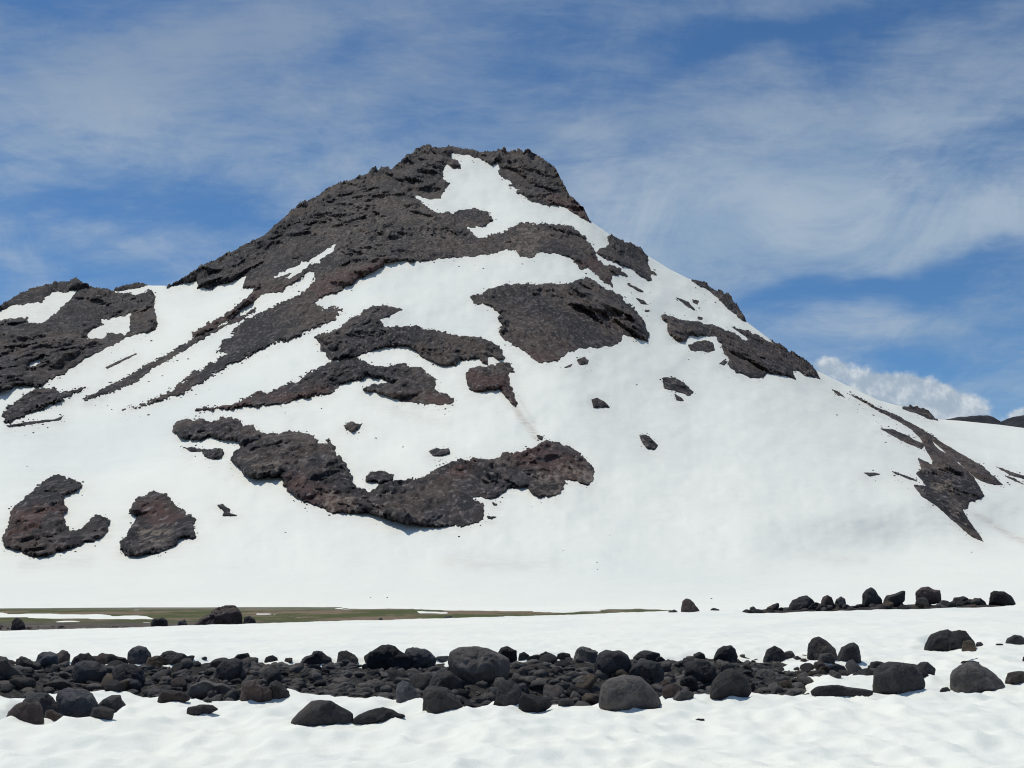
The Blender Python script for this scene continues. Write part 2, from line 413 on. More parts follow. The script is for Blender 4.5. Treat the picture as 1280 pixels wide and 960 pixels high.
OUT = []
def cliff(label, outer, holes=(), B=7.0, rag=1.0, step=1.0, ramp=5.0, detail=1.0, scree=0.0, jagged=1.0):
    OUT.append((outer, holes))
    P = np.array(outer, float)
    m = 6
    us = np.arange(P[:, 0].min() - m, P[:, 0].max() + m + step, step); vs = np.arange(P[:, 1].max() + m, P[:, 1].min() - m - step, -step)
    U, V = np.meshgrid(us, vs); u = U.ravel(); v = V.ravel()
    d = sdf(outer, u, v)
    for h in holes: d = np.minimum(d, -sdf(h, u, v))
    d = d + rag * (2.0 * fbm(u / 9, v / 7, 2.2, 4, 51) + 0.9 * fbm(u / 2.6, v / 2.6, 8.8, 2, 57))
    d0 = sdf(outer, u, v)
    for h in holes: d0 = np.minimum(d0, -sdf(h, u, v))
    gv = np.gradient(d0.reshape(U.shape), axis=0) / -step          # d(dist)/dv : negative near lower edges
    for _ in range(3):
        gp_ = np.pad(gv, 2, mode='edge')
        gv = sum(gp_[i:i + gv.shape[0], j:j + gv.shape[1]] for i in (0, 2, 4) for j in (0, 2, 4)) / 9
    gv = gv.ravel()
    d = d + rag * sstep(0.0, 0.7, gv) * (1.3 * fbm(u / 5, v / 3.2, 4.4, 2, 58) + 0.6 * fbm(u / 1.4, v / 1.4, 1.4, 1, 59))
    if scree: d = d + scree * (1.0 * fbm(u / 2.4 + v / 9, v / 1.5, 3.3, 2, 63) + 0.6 * fbm(u / 12, v / 4, 3.9, 2, 64)) * (1 - sstep(3, 9, d))
    az, te = px_to_azte(u, v)
    ridge_px = (np.interp(az, SK_AZ, SK_TE) - te) * F
    x, y, z, r = surf(az, te)
    # rock relief: faulted blocks, fluting and rubble, in metres
    xs, ys, zs = x + 4 * fbm(x / 17, y / 17, z / 17, 3, 3), y, z + 4 * fbm(x / 15, y / 15, z / 15, 3, 4)
    low = fbm(x / 60, y / 90, z / 60, 3, 21)
    f1, f2, cid = worley((xs + 0.3 * zs) / 10, ys / 160, zs / 55, 61)
    g1, g2, gid = worley((xs - 0.15 * zs) / 3.7, ys / 60, zs / 16, 71)
    rid = 1 - np.abs(fbm(xs / 26, ys / 40, zs / 34, 4, 81))
    inside = np.maximum(d, 0)
    rp = ramp * np.clip(1.25 + 0.95 * gv, 0.28, 2.2)
    bulge = B * (1 - np.exp(-inside / rp)) * (0.85 + 0.55 * low)
    lean = 6 * fbm(x / 70, y / 70, z / 70, 2, 33)
    flute = 1 - np.abs(fbm((xs + 0.35 * z + lean) / 8, ys / 60, zs / 38, 4, 85))
    h1, h2, hid = worley(xs / 1.7, ys / 20, zs / 5.5, 75)
    gul = 1 - np.abs(fbm((xs + 0.4 * z + 2 * lean) / 38, ys / 160, zs / 80, 3, 87))
    tz = (z + 7 * fbm(x / 45, y / 45, z / 30, 3, 88) + 0.12 * x) / 17.0
    saw = tz - np.floor(tz); ledge = np.where(saw < 0.8, saw / 0.8, (1 - saw) / 0.2)
    tz2 = (z + 3 * fbm(x / 16, y / 30, z / 12, 3, 89) - 0.2 * x) / 6.5
    saw2 = tz2 - np.floor(tz2); ledge2 = np.where(saw2 < 0.75, saw2 / 0.75, (1 - saw2) / 0.25)
    bedded = sstep(-0.05, 0.45, fbm(x / 80, y / 80, z / 60, 2, 90))
    gul2 = 1 - np.abs(fbm((xs + 0.5 * z + 3 * lean) / 85, ys / 300, zs / 130, 3, 187))
    rel = detail * (3.2 * max(B - 4, 0) * (gul2 - 0.7) + 2.3 * (cid - 0.5) + 1.2 * np.minimum(f2 - f1, 0.5) + 0.9 * (gid - 0.5) + 0.5 * np.minimum(g2 - g1, 0.4) + 0.7 * (hid - 0.5)
                    + 5.0 * (flute - 0.65) * (1.3 - bedded) + (14.0 + 2.6 * max(B - 4, 0)) * (gul - 0.68) + (0.3 + 0.7 * bedded) * (6.0 * (ledge - 0.5) + 1.6 * (ledge2 - 0.5))
                    + 0.6 * fbm(x / 1.8, y / 2.0, z / 3.0, 3, 91) + 1.5 * fbm(x / 8, y / 20, z / 12, 2, 92))
    off = np.where(d > 0, 0.9 + bulge + rel * (1 - np.exp(-inside / 3.0)), np.maximum(1.4 * d, -7))
    off = np.where(d > 0, np.maximum(off, 0.5 + 0.5 * np.minimum(inside, 1)), off)
    k = 1 - off / r
    X, Y, Z = x * k, y * k, CZ + (z - CZ) * k
    dz = np.where(d > 0, (1 - np.exp(-inside / 2.0)) * detail * (0.9 * (gid - 0.5) + 0.7 * (cid - 0.5) + 0.7 * fbm(x / 3, y / 3, z / 3, 2, 95)), 0)
    Z = Z + np.maximum(dz, 0)
    crest = (1 - sstep(4, 16, np.abs(ridge_px))) * (1 - np.exp(-inside / 2.0)) * np.where(d > 0, 1, 0)
    Z = Z + jagged * crest * np.maximum(1.5, 2.2 + 2.6 * (gid - 0.5) + 3.0 * (cid - 0.5) + 1.4 * (hid - 0.5) + 1.4 * fbm(x / 12, y / 40, 0, 3, 97))
    Fq = grid_faces(len(vs), len(us))
    keep = (d[Fq] > -3.5).any(1)
    Fq = Fq[keep]
    used = np.unique(Fq)
    idx = -np.ones(len(d), int); idx[used] = np.arange(len(used))
    Vv = np.stack([X, Y, Z], 1)[used]
    cen = Vv[np.argmin(Vv[:, 2])].copy(); cen = np.array([Vv[:, 0].mean(), Vv[:, 1].mean(), Vv[:, 2].min()])
    at = {'red': attr_at(RED, u[used], v[used], 3), 'tan': attr_at(TAN, u[used], v[used], 5)}
    me = mesh_from('rock_outcrop', Vv, idx[Fq], M_cliff, False, at)
    # flat-ish facets on rock: smooth only slightly curved parts
    link('rock_outcrop', me, label, 'rock outcrop', 'dark rock outcrops breaking through the mountain snow')

UP = lambda pts, dy: [(a, b - dy) for a, b in reversed(pts)]
# left shoulder cliff
top = [(-90,408),(-60,400),(0,383),(25,368),(50,359),(75,353),(95,352),(105,357),(118,362),(132,363)]
cliff('large dark cliff filling the left edge of the mountain skyline, broken by three snow patches',
      UP(top, 14)[::-1] + [(140,364),(150,366),(175,367),(188,363),(193,370),(192,385),(197,405),(195,413),(185,416),(160,420),(145,430),(125,440),(107,448),(95,458),(75,470),(50,482),(45,484),(40,481),(25,480),(12,487),(0,490),(-90,505)],
      [[(-95,420),(-60,407),(0,389),(12,382),(35,381),(53,377),(60,369),(68,365),(97,363),(92,369),(82,380),(74,389),(60,400),(50,406),(41,405),(37,400),(30,397),(15,398),(0,402),(-60,420),(-95,430)],
       [(126,399),(142,396),(162,394),(162,402),(160,410),(158,421),(152,417),(135,416),(131,420),(130,423),(120,424),(108,422),(112,412),(131,406)],
       [(55,445),(49,455),(37,460),(35,457),(41,451)]], B=9, detail=1.3)
cliff('small dark rock hump on the skyline of the snowy saddle left of the main ridge', [(143,350),(183,342),(185,357),(170,361),(150,365),(142,364)], B=2, rag=.5)
cliff('dark leaf-shaped rock patch low on the left slope below the large left cliff', [(1,521),(5,514),(17,502),(30,495),(41,487),(57,486),(69,485),(75,491),(85,488),(110,483),(95,492),(77,501),(55,510),(30,520),(12,527),(5,527),(7,523)], B=3, rag=.7, scree=1.8, step=.8)
cliff('thin dark stone line under the leaf-shaped rock patch on the left slope', [(8,532),(37,527),(70,524),(80,519),(76,525),(45,530),(12,534)], B=1, rag=.3, step=.8)
cliff('long thin diagonal streak of dark scree running down the left snow slope', [(320,385),(285,402),(250,418),(222,435),(190,452),(165,467),(140,480),(120,490),(104,498),(106,501),(125,495),(150,486),(170,477),(192,460),(225,442),(252,424),(287,407),(320,390)], B=.8, rag=.4, step=.7, scree=1.3, detail=.5)
cliff('short faint diagonal scree streak on the snow below the left cliff', [(132,459),(150,450),(170,441.5),(171,443),(150,453.5),(134,460.5)], B=.8, rag=.35, step=.8)
# main ridge
ridge_top = [(208,359),(230,349),(245,342),(262,330),(275,324),(300,310),(330,295),(345,281),(370,260),(390,250),(407,240),(420,232),(440,225),(460,217),(475,213),(490,212),(500,203),(512,194),(520,189),(528,184),(545,185),(560,184),(566,183),(580,187),(592,190)]
cliff('huge dark jagged main ridge climbing from the saddle on the left up to the summit',
      [(a, b - 14) for a, b in ridge_top] + [(592,196),(586,194),(566,193),(565,196),(572,202),(577,211),(567,210),(559,205),(552,209),(555,216),(554,224),(562,229),(554,242),(552,249),(537,249),(520,244),(510,241),(527,252),(542,264),(555,267),(570,264),(585,260),(597,261),(610,267),(615,276),(607,282),(585,285),(592,291),(600,299),(610,297),(607,318),(595,320),(587,322),(562,322),(537,325),(500,326),(482,330),(465,341),(450,349),(435,357),(417,367),(400,373),(394,376),(388,360),(393,352),(393,340),(385,342),(370,352),(350,365),(332,366),(315,377),(300,389),(287,399),(270,410),(250,419),(239,424),(240,416),(260,405),(280,395),(295,382),(312,370),(319,359),(304,359),(309,344),(287,352),(272,357),(265,361),(246,361),(245,352),(210,360)],
      [[(420,305),(416,314),(401,325),(381,335),(361,349),(355,348),(366,341),(356,344),(342,350),(342,345),(363,336),(388,325)]], B=9, detail=1.45)
cliff('steep dark summit crag forming the right shoulder of the peak',
      [(580,170),(600,176),(620,176),(640,174),(655,177),(668,177),(682,186),(702,206),(715,232),(728,245),(738,256),(747,276),(737,278),(720,267),(707,260),(690,256),(687,260),(680,257),(660,249),(647,240),(651,236),(636,232),(642,229),(627,221),(625,215),(622,205),(615,207),(600,199),(586,194)], B=8, detail=1.45)
cliff('arched dark rock band with a pale tan scar below the summit snowfield',
      [(598,299),(612,295),(630,290),(635,286),(650,280),(675,279),(697,279),(712,282),(722,289),(732,297),(741,307),(745,320),(760,335),(762,330),(775,336),(785,341),(787,349),(780,347),(766,345),(765,349),(767,360),(757,355),(745,345),(735,335),(726,337),(722,330),(712,322),(692,316),(675,316),(660,322),(651,320),(647,314),(637,312),(620,316),(607,319),(596,320)], B=9, detail=1.35)
cliff('broad brownish scree slope tapering down to the left beneath the main ridge',
      [(392,348),(404,372),(395,378),(402,385),(415,384),(429,387),(420,391),(425,395),(412,400),(392,410),(375,419),(355,426),(335,432),(307,447),(287,457),(265,470),(241,485),(230,492),(212,497),(187,505),(152,512),(185,503),(207,492),(217,485),(232,474),(250,461),(270,450),(282,441),(270,440),(275,435),(280,426),(289,420),(291,412),(307,399),(320,394),(335,385),(352,377),(372,369),(388,360)], B=3, detail=.5, rag=.8, scree=2.2, step=.8)
cliff('dark hooked rock band crossing the middle of the slope left of the large central cliff',
      [(396,420),(415,414),(435,401),(450,392),(462,385),(477,381),(490,384),(502,387),(497,391),(477,400),(480,406),(487,409),(512,407),(547,414),(572,419),(600,421),(615,427),(627,437),(632,449),(625,450),(615,444),(609,445),(609,455),(602,456),(599,447),(590,449),(577,451),(570,456),(552,456),(537,451),(525,444),(512,435),(500,432),(482,434),(462,439),(440,447),(417,450),(407,447),(406,441),(400,440),(401,432),(395,422)], B=7, detail=1.3)
cliff('wedge-shaped dark outcrop with a reddish scree foot pointing left at mid slope',
      [(245,512),(260,510),(285,506),(300,501),(307,496),(322,491),(337,490),(350,485),(370,475),(387,465),(407,457),(417,451),(440,448),(455,450),(462,456),(474,459),(474,473),(460,470),(457,474),(450,475),(425,480),(417,489),(407,492),(385,496),(355,504),(312,509),(275,511),(245,513)], B=6, scree=1.2, step=.8)
cliff('dark rounded outcrop with a reddish tail just right of the wedge-shaped outcrop',
      [(466,457),(477,459),(495,456),(510,456),(525,459),(535,467),(545,475),(545,485),(555,491),(567,497),(567,502),(560,507),(530,505),(505,501),(487,497),(455,487),(457,482),(470,480),(491,479),(482,476),(466,469)], B=7)
cliff('largest central dark cliff, broad and fan-shaped, with a red foot above shaded snow',
      [(587,370),(597,369),(602,365),(620,359),(640,355),(665,354),(670,356),(690,354),(702,357),(720,352),(730,350),(734,346),(755,359),(776,371),(795,388),(806,402),(808,412),(812,419),(810,426),(800,425),(779,419),(777,427),(765,432),(740,435),(725,436),(709,442),(697,452),(677,454),(667,449),(660,442),(640,432),(625,419),(624,414),(630,406),(622,397),(624,392),(616,385),(605,381),(597,381),(590,376)], B=16, ramp=9, detail=1.35)
cliff('small dark rock lying in the shade under the central fan-shaped cliff', [(721,450),(730,446),(736,450),(734,455),(725,456)], B=2, rag=.3, step=.7)
cliff('tiny dark rock sliver just below the red foot of the central cliff', [(705,459),(716,454.5),(713,459),(706,460.5)], B=1, rag=.2, step=.7)
cliff('reddish brown rock knob with a narrow tail leading to a dirt trail on the snow', [(582,467),(587,462),(600,457),(620,457),(627,452),(635,452),(645,464),(635,467),(636,482),(644,492),(644,507),(635,500),(627,491),(625,486),(605,489),(590,489),(584,485),(582,475)], B=6)
cliff('blocky dark crag on the right skyline below the summit', [(758,296),(770,291),(782,294),(805,299),(808,312),(809,327),(811,335),(824,346),(814,343),(814,350),(805,347),(790,337),(770,329),(752,321),(747,317),(752,310),(762,305)], B=7)
SL = [('thin dark rock sliver below the blocky skyline crag', [(783,353),(794,358),(806,366),(797,364),(785,356.5)]),
      ('small dark rock dash between the central cliff and the right ridge', [(796,373),(805,376),(812,382),(802,380)]),
      ('tiny dark rock dot near the right corner of the central cliff', [(806,387),(812,388),(811,390),(806,389.5)]),
      ('narrow dark rock strip slanting right, high on the right ridge snow', [(842,370),(853,374),(861,378),(869,388),(857,382)]),
      ('small rounded rock beside the slanting strip near the right skyline', [(865,374),(874,376),(872,381),(867,379)]),
      ('tiny flat rock just above the long right-hand outcrop', [(872,396),(879,397),(877,400),(873,399)]),
      ('small ragged rock touching the lower left side of the long right-hand outcrop', [(899,455),(905,449),(910,452),(905,456.5)]),
      ('thin dark rock chip near the skyline at the upper end of the right spine', [(1040,487),(1050,490),(1059,499),(1047,494)]),
      ('flat thin dark rock dash alone on the wide right snow slope', [(1079,591),(1090,590.5),(1101,593),(1087,595)]),
      ('thin ragged line of stones at the left foot of the right-hand spine', [(1113,588),(1132,594),(1157,605),(1142,601),(1120,593)]),
      ('thin dark rock line at the far right edge of the slope', [(1245,583.5),(1265,590),(1300,602),(1300,606),(1262,593)]),
      ('shorter dark rock line under the thin line at the far right edge', [(1256,594.5),(1268,598),(1280,605.5),(1268,602)]),
      ('small dark rock chip at the top of the winding lower outcrop', [(671,544),(679,546),(678,550),(673,549)]),
      ('tiny dark rock dot right of the winding lower outcrop', [(616,628),(622,629.5),(620,633),(616.5,632)]),
      ('small dark rock dash off the lower right tip of the winding outcrop', [(608,644),(620,646),(615,649),(609,648)])]
for lab, p in SL: cliff(lab, p, B=1.6, rag=.35, step=.7, detail=.5)
cliff('dark rock rib rising on the right skyline above the long right-hand outcrop', [(862,340),(882,342),(895,350),(915,360),(930,378),(940,398),(931,402),(920,394),(907,382),(892,369),(880,360),(864,352)], B=4, rag=.6)
cliff('long dark outcrop slanting along the right ridge below the skyline rib',
      [(826,392),(837,394),(855,401),(867,402),(890,406),(910,412),(937,428),(932,421),(915,409),(935,414),(968,431),(955,414),(972,415),(985,425),(1000,440),(1015,452),(1025,474),(1007,469),(989,461),(994,474),(980,470),(960,466),(954,474),(935,471),(920,465),(909,456),(911,450),(904,440),(902,430),(895,422),(880,420),(862,420),(856,427),(845,425),(837,419),(835,405),(826,396)], B=8, rag=.7, detail=1.25)
cliff('small double rock in the notch of the long right-hand outcrop', [(860,430),(870,427),(882,424),(892,429),(895,439),(885,442),(877,439),(872,439),(862,439)], B=3, rag=.6)
cliff('dark oval rock alone on the snow right of the central cliff', [(827,472),(845,472),(856,480),(866,490),(862,494),(845,490),(830,484)], B=4, rag=.5, step=.8)
cliff('small dark chip just under the lone oval rock', [(842,490),(850,496),(856,502),(845,501)], B=2, rag=.4, step=.7)
cliff('small triangular dark rock on the open snow below the central cliff', [(739,499),(747,498),(755,502),(763,509.5),(742,510)], B=3, rag=.3, step=.7)
cliff('small dark three-cornered rock on the snow above the wide lower right slope', [(799,544),(806,543),(815,549),(823,557),(819,563),(808,561),(803,552)], B=3, rag=.4, step=.7)
cliff('winding S-shaped dark outcrop stretching across the lower middle of the mountain',
      [(217,532),(222,527),(237,524),(250,524),(265,527),(277,522),(295,523),(305,530),(317,532),(327,540),(345,542),(362,539),(380,541),(392,545),(400,554),(410,555),(406,548),(419,557),(417,564),(427,572),(436,587),(441,602),(446,609),(462,614),(472,609),(485,602),(505,600),(530,596),(552,582),(572,574),(597,574),(620,575),(630,567),(652,566),(660,561),(670,557),(682,551),(697,554),(717,562),(735,576),(742,587),(742,596),(740,602),(735,606),(720,601),(705,599),(706,610),(695,620),(685,622),(665,617),(660,610),(647,608),(632,612),(622,621),(605,624),(587,620),(605,630),(605,636),(607,645),(605,650),(587,655),(565,658),(530,657),(505,654),(490,652),(472,645),(460,641),(420,641),(405,637),(385,629),(375,624),(360,615),(351,600),(352,594),(340,596),(322,599),(307,595),(300,587),(287,575),(292,566),(301,557),(297,552),(282,550),(262,547),(250,550),(225,547),(216,540)], B=7, step=1.0)
cliff('small dark double rock tucked below the left end of the winding outcrop', [(229,559),(240,559),(255,561),(262,561),(275,561),(281,566),(278,572),(266,575),(255,571),(252,565),(237,565)], B=4, rag=.5, step=.8)
cliff('small dark rock pair alone on the snow above the winding outcrop', [(431,531),(437,527),(446,529),(454,529),(449,535),(440,540),(432,536)], B=3, rag=.5, step=.7)
cliff('reddish small rock in the bay of the winding outcrop', [(463,590),(477,588),(493,593),(492,600),(477,605),(468,602),(457,602),(458,595)], B=4, rag=.5, step=.8)
cliff('small flat dark rock above the middle of the winding outcrop', [(536,564),(545,560),(561,561),(564,567),(552,570),(542,570)], B=3, rag=.4, step=.7)
cliff('dark C-shaped outcrop low on the left slope near the frame edge',
      [(71,593),(85,598),(105,607),(95,614),(80,621),(82,630),(86,636),(80,644),(81,655),(90,664),(102,662),(116,645),(125,642),(137,652),(137,665),(125,674),(105,679),(82,686),(60,695),(40,695),(22,687),(5,684),(3,672),(10,656),(12,642),(20,632),(45,610),(57,600)], B=8)
cliff('brown shield-shaped outcrop low on the left slope beside the C-shaped one',
      [(192,614),(207,617),(217,630),(232,640),(244,649),(241,662),(245,671),(239,674),(230,672),(221,680),(212,685),(195,690),(175,695),(160,694),(150,687),(150,677),(160,665),(171,652),(172,645),(160,641),(165,634),(172,622)], B=8)
cliff('tiny zigzag rock on the snow right of the brown shield-shaped outcrop', [(271,631),(278,630),(288,637),(287,641.5),(296,644),(277,645.5),(280,640)], B=2, rag=.4, step=.7)
cliff('long dark spine of rock running down the far right slope and splitting into two prongs',
      [(1059,492),(1072,496),(1095,509),(1120,519),(1145,532),(1160,541),(1180,555),(1205,569),(1230,584),(1242,595),(1255,607),(1237,605),(1225,601),(1210,589),(1192,574),(1177,561),(1164,549),(1168,557),(1174,562),(1190,571),(1207,586),(1217,597),(1224,607),(1230,620),(1226,624),(1212,627),(1210,636),(1204,637),(1212,652),(1225,670),(1229,677),(1212,669),(1190,650),(1170,632),(1152,620),(1142,606),(1157,607),(1145,592),(1152,586),(1147,572),(1165,581),(1166,576),(1157,561),(1152,550),(1140,537),(1120,525),(1100,515),(1080,503)], B=7, rag=.28)
cliff('narrow dark rock tongue branching left of the far right spine', [(1099,535),(1115,536),(1132,544),(1157,556),(1152,562),(1132,553),(1110,542)], B=3, rag=.3, step=.8)
cliff('small dark rock hump on the right skyline beside the far hills', [(1126,500),(1135,496),(1160,500),(1175,512),(1172,526),(1160,523),(1145,517),(1128,512)], B=5, rag=.4, step=.8, jagged=.25)

# ------------------------------------------------------------------ far hills behind the right ridge
def far_hill(u, vpk, dist, wid, seed):
    x, y, z = ray(u, vpk); k = dist / y; cx = x * k; zp = CZ + z * k
    n = 70; g = np.linspace(-1, 1, n); X, Y = np.meshgrid(g, g)
    r = np.hypot(X, Y)
    H = zp * (1 - 0.55 * r ** 2 * 1.0) * 1.0
    H = H + 10 * fbm(X * 4, Y * 4, seed, 4, seed)
    H = np.where(r > 0.95, -20, H)
    V = np.stack([cx + X * wid, dist + Y * wid, H], -1).reshape(-1, 3)
    link('hill', mesh_from('hill', V, grid_faces(n, n), M_hill), kind='structure')
far_hill(1206, 519, 3200, 300, 4)
far_hill(1305, 517, 3600, 420, 9)

# ------------------------------------------------------------------ ground: valley floor, meadow, near snow, gravel
def T(x, y):
    """reference height of the near terrain"""
    up = sstep(20, 47, y) ** 1.0
    rise = up * (0.50 + 0.0285 * np.clip(x, -45, 45))
    drop = sstep(45.5, 74, y) * (3.2 + 0.0285 * np.clip(x, -45, 45))
    return rise - drop + 0.05 * fbm(x / 7, y / 7, 0.5, 3, 111) * sstep(4, 9, y) * (1 - 0.6 * sstep(26, 40, y))

GRAVEL = [[(-260,834),(-60,830),(0,827),(120,829),(300,830),(460,829),(640,825),(800,823),(880,822),(960,821),(1010,821),(1072,823),(1040,827),(975,830),(965,833),(1000,836),(1090,831),(1165,836),(1172,838),(1110,842),(1060,845),(1000,848),(1025,852),(1010,855),(1000,861),(1040,865),(1000,866),(940,866),(880,867),(820,877),(760,882),(700,880),(640,883),(580,883),(530,881),(525,872),(490,868),(420,865),(365,867),(330,874),(260,871),(190,870),(120,866),(60,867),(0,871),(-60,875),(-260,880)],
          [(925,764.5),(960,760),(1000,757),(1100,751.5),(1215,749),(1240,753),(1215,755),(1100,757.5),(1000,762),(940,766)],
          [(1150,810),(1165,803),(1215,803),(1232,806),(1205,810)], [(5,899),(20,885),(150,885),(140,892),(60,898)], [(368,898),(400,892),(505,893),(480,900)]]

def snow_d(x, y):
    u, v = project(x, y, T(x, y))
    d = np.full(x.shape, -300.0)
    for i, p in enumerate(GRAVEL):
        d = np.maximum(d, sdf(p, u, v, 1.0, 1.8))
    d = np.where(y > 5, d, -300.0)
    return d * (1 + 2.0 * sstep(34, 41, y))         # positive on bare gravel

def snow_dn(x, y):
    d = snow_d(x, y)
    crest = 13 * np.minimum(np.minimum(1.7 - np.abs(y - 44.0), x - 9.0), 18.7 - x)
    d = np.maximum(d, np.maximum(crest, -300))
    return d + (7 - 3 * sstep(34, 41, y)) * fbm(x / 0.9, y / 1.3, 0.0, 4, 121)

WELLS = []
for (u_, v_, w_) in [(45, 893, 60), (110, 890, 66), (254, 890, 44), (402, 899, 80), (475, 900, 66), (1123, 862, 70), (1222, 862, 74), (1187, 810, 64), (1050, 867, 90), (668, 888, 42), (551, 886, 56), (785, 882, 80), (915, 866, 52), (1275, 851, 44)]:
    y_ = 1.6 * 1.06 * F / (v_ - HORZ); a_, b_, c_ = ray(u_, v_); WELLS.append((float(a_ / b_ * y_), y_ + 0.2, 0.62 * w_ * y_ / F))

def snow_top(x, y):
    d = snow_dn(x, y)
    t = T(x, y)
    near = 1 - 0.75 * sstep(16, 40, y)
    cups = fbm(x / 0.75, y / 0.95, 0.2, 3, 131)
    w1, w2, wid = worley(x / 0.62 + 0.35 * cups, y / 0.8 + 0.2 * cups, np.full(x.shape, 0.37), 141)
    m1, m2, mid = worley(x / 0.26 + 0.4 * cups, y / 0.36, np.full(x.shape, 0.71), 145)
    lump = near * (0.125 * (np.minimum(w1, 1.0) ** 1.8 - 0.30) + 0.075 * (np.minimum(m1, 1) ** 1.7 - 0.3) + 0.03 * cups + 0.05 * fbm(x / 2.6, y / 2.6, 0, 2, 151) + 0.012 * fbm(x / 0.22, y / 0.28, 0, 2, 161))
    well = 0
    for wx, wy, wr in WELLS:
        q = ((x - wx) / wr) ** 2 + ((y - wy) / (wr * 1.1)) ** 2
        f = ((x - wx) / (wr * 1.3)) ** 2 + ((y - wy + 1.15 * wr + 0.25) / 0.34) ** 2
        well = well - 0.09 * np.exp(-q) + 0.06 * np.exp(-f)
    return t + well - 0.24 * sstep(-14, 16, d) + 0.05 * sstep(-90, -8, d) * (1 - sstep(-10, 6, d)) + lump

def gravel_top(x, y):
    d = snow_dn(x, y)
    heap = sstep(4, 40, d) * (0.21 + 0.20 * fbm(x / 1.4, y / 1.2, 0, 3, 173)) * (1 - sstep(30, 40, y)) + 0.10 * sstep(0, 12, d) * sstep(36, 41, y)
    p1, p2, pid = worley(x / 0.16, y / 0.16, np.full(x.shape, 0.61), 175)
    return T(x, y) - 0.11 + 0.05 * fbm(x / 0.5, y / 0.5, 0, 4, 171) + 0.045 * (0.5 - np.minimum(p1, 1)) * (0.5 + pid) + heap - 0.5 * (1 - sstep(-60, -25, d))

def surface(x, y):
    return np.maximum(snow_top(x, y), gravel_top(x, y))

def near_grid(y0, y1, nr, nc, fn, name, mat, pw=1.0, dirt=False):
    ys = y0 + (y1 - y0) * np.linspace(0, 1, nr) ** pw
    hw = 12 + 0.78 * np.maximum(ys, 0)
    s = np.linspace(-1, 1, nc); s = np.sign(s) * np.abs(s) ** 1.12
    X = hw[:, None] * s[None, :]; Y = np.broadcast_to(ys[:, None], X.shape)
    x = X.ravel(); y = Y.ravel().copy()
    z = fn(x, y)
    at = {'dirt': np.zeros(len(x))} if dirt else None
    link(name, mesh_from(name, np.stack([x, y, z], 1), grid_faces(nr, nc), mat, True, at), kind='structure')

near_grid(-25, 5, 40, 160, snow_top, 'snow_ground', M_snow_near, 1.0, True)
near_grid(5, 76, 620, 760, snow_top, 'snow_field', M_snow_near, 1.75, True)
near_grid(9, 34, 640, 1000, gravel_top, 'gravel', M_gravel, 1.3)
near_grid(34, 60, 110, 500, gravel_top, 'gravel', M_gravel, 1.0)

def big_sheets():
    xs = np.linspace(-260, 260, 160); ys = np.linspace(52, 260, 160); X, Y = np.meshgrid(xs, ys)
    Z = -1.52 + 0.03 * fbm(X / 5, Y / 5, 0, 4, 181)
    link('meadow', mesh_from('meadow', np.stack([X, Y, Z], -1).reshape(-1, 3), grid_faces(160, 160), M_meadow), kind='structure')
    n = 60; g = np.linspace(-9000, 9000, n); X, Y = np.meshgrid(g, g)
    Z = np.full(X.shape, -6.0)
    link('ground', mesh_from('ground', np.stack([X, Y, Z], -1).reshape(-1, 3), grid_faces(n, n), M_snow_far, True, {'dirt': np.zeros(n * n)}), kind='structure')
big_sheets()

# ------------------------------------------------------------------ boulders
_ico = {}
def ico(n):
    if n not in _ico:
        bm = bmesh.new(); bmesh.ops.create_icosphere(bm, subdivisions=n, radius=1.0)
        V = np.array([v.co[:] for v in bm.verts]); Fc = np.array([[v.index for v in f.verts] for f in bm.faces]); bm.free()
        V /= np.linalg.norm(V, axis=1)[:, None]
        _ico[n] = (V, Fc)
    return _ico[n]

def facet_radius(N, seed, planes=13, lo=0.70, soft=20.0):
    r_ = np.random.default_rng(seed)
    m = r_.normal(size=(planes, 3)); m /= np.linalg.norm(m, axis=1)[:, None]
    dd = r_.uniform(lo, 1.0, planes)
    dot = N @ m.T
    rk = np.where(dot > 0.12, dd[None] / np.maximum(dot, 0.12), 9.0)
    rk = np.concatenate([rk, np.full((len(N), 1), 1.12)], 1)
    r = -np.log(np.exp(-soft * rk).sum(1)) / soft
    o = r_.uniform(-50, 50, 3)
    r = r * (1 + 0.07 * fbm(N[:, 0] * 1.8 + o[0], N[:, 1] * 1.8 + o[1], N[:, 2] * 1.8 + o[2], 3, 201) + 0.028 * fbm(N[:, 0] * 6 + o[0], N[:, 1] * 6, N[:, 2] * 6 + o[2], 3, 205))
    return r

def hit_ground(u, v, fn=surface, y0=8.0, y1=62.0):
    ys = np.linspace(y0, y1, 1400); a, b, c = ray(u, v)
    x = a / b * ys; z = CZ + c / b * ys
    g = fn(x, ys)
    below = np.nonzero(z <= g)[0]
    return ys[below[0]] if len(below) else y1 - 1

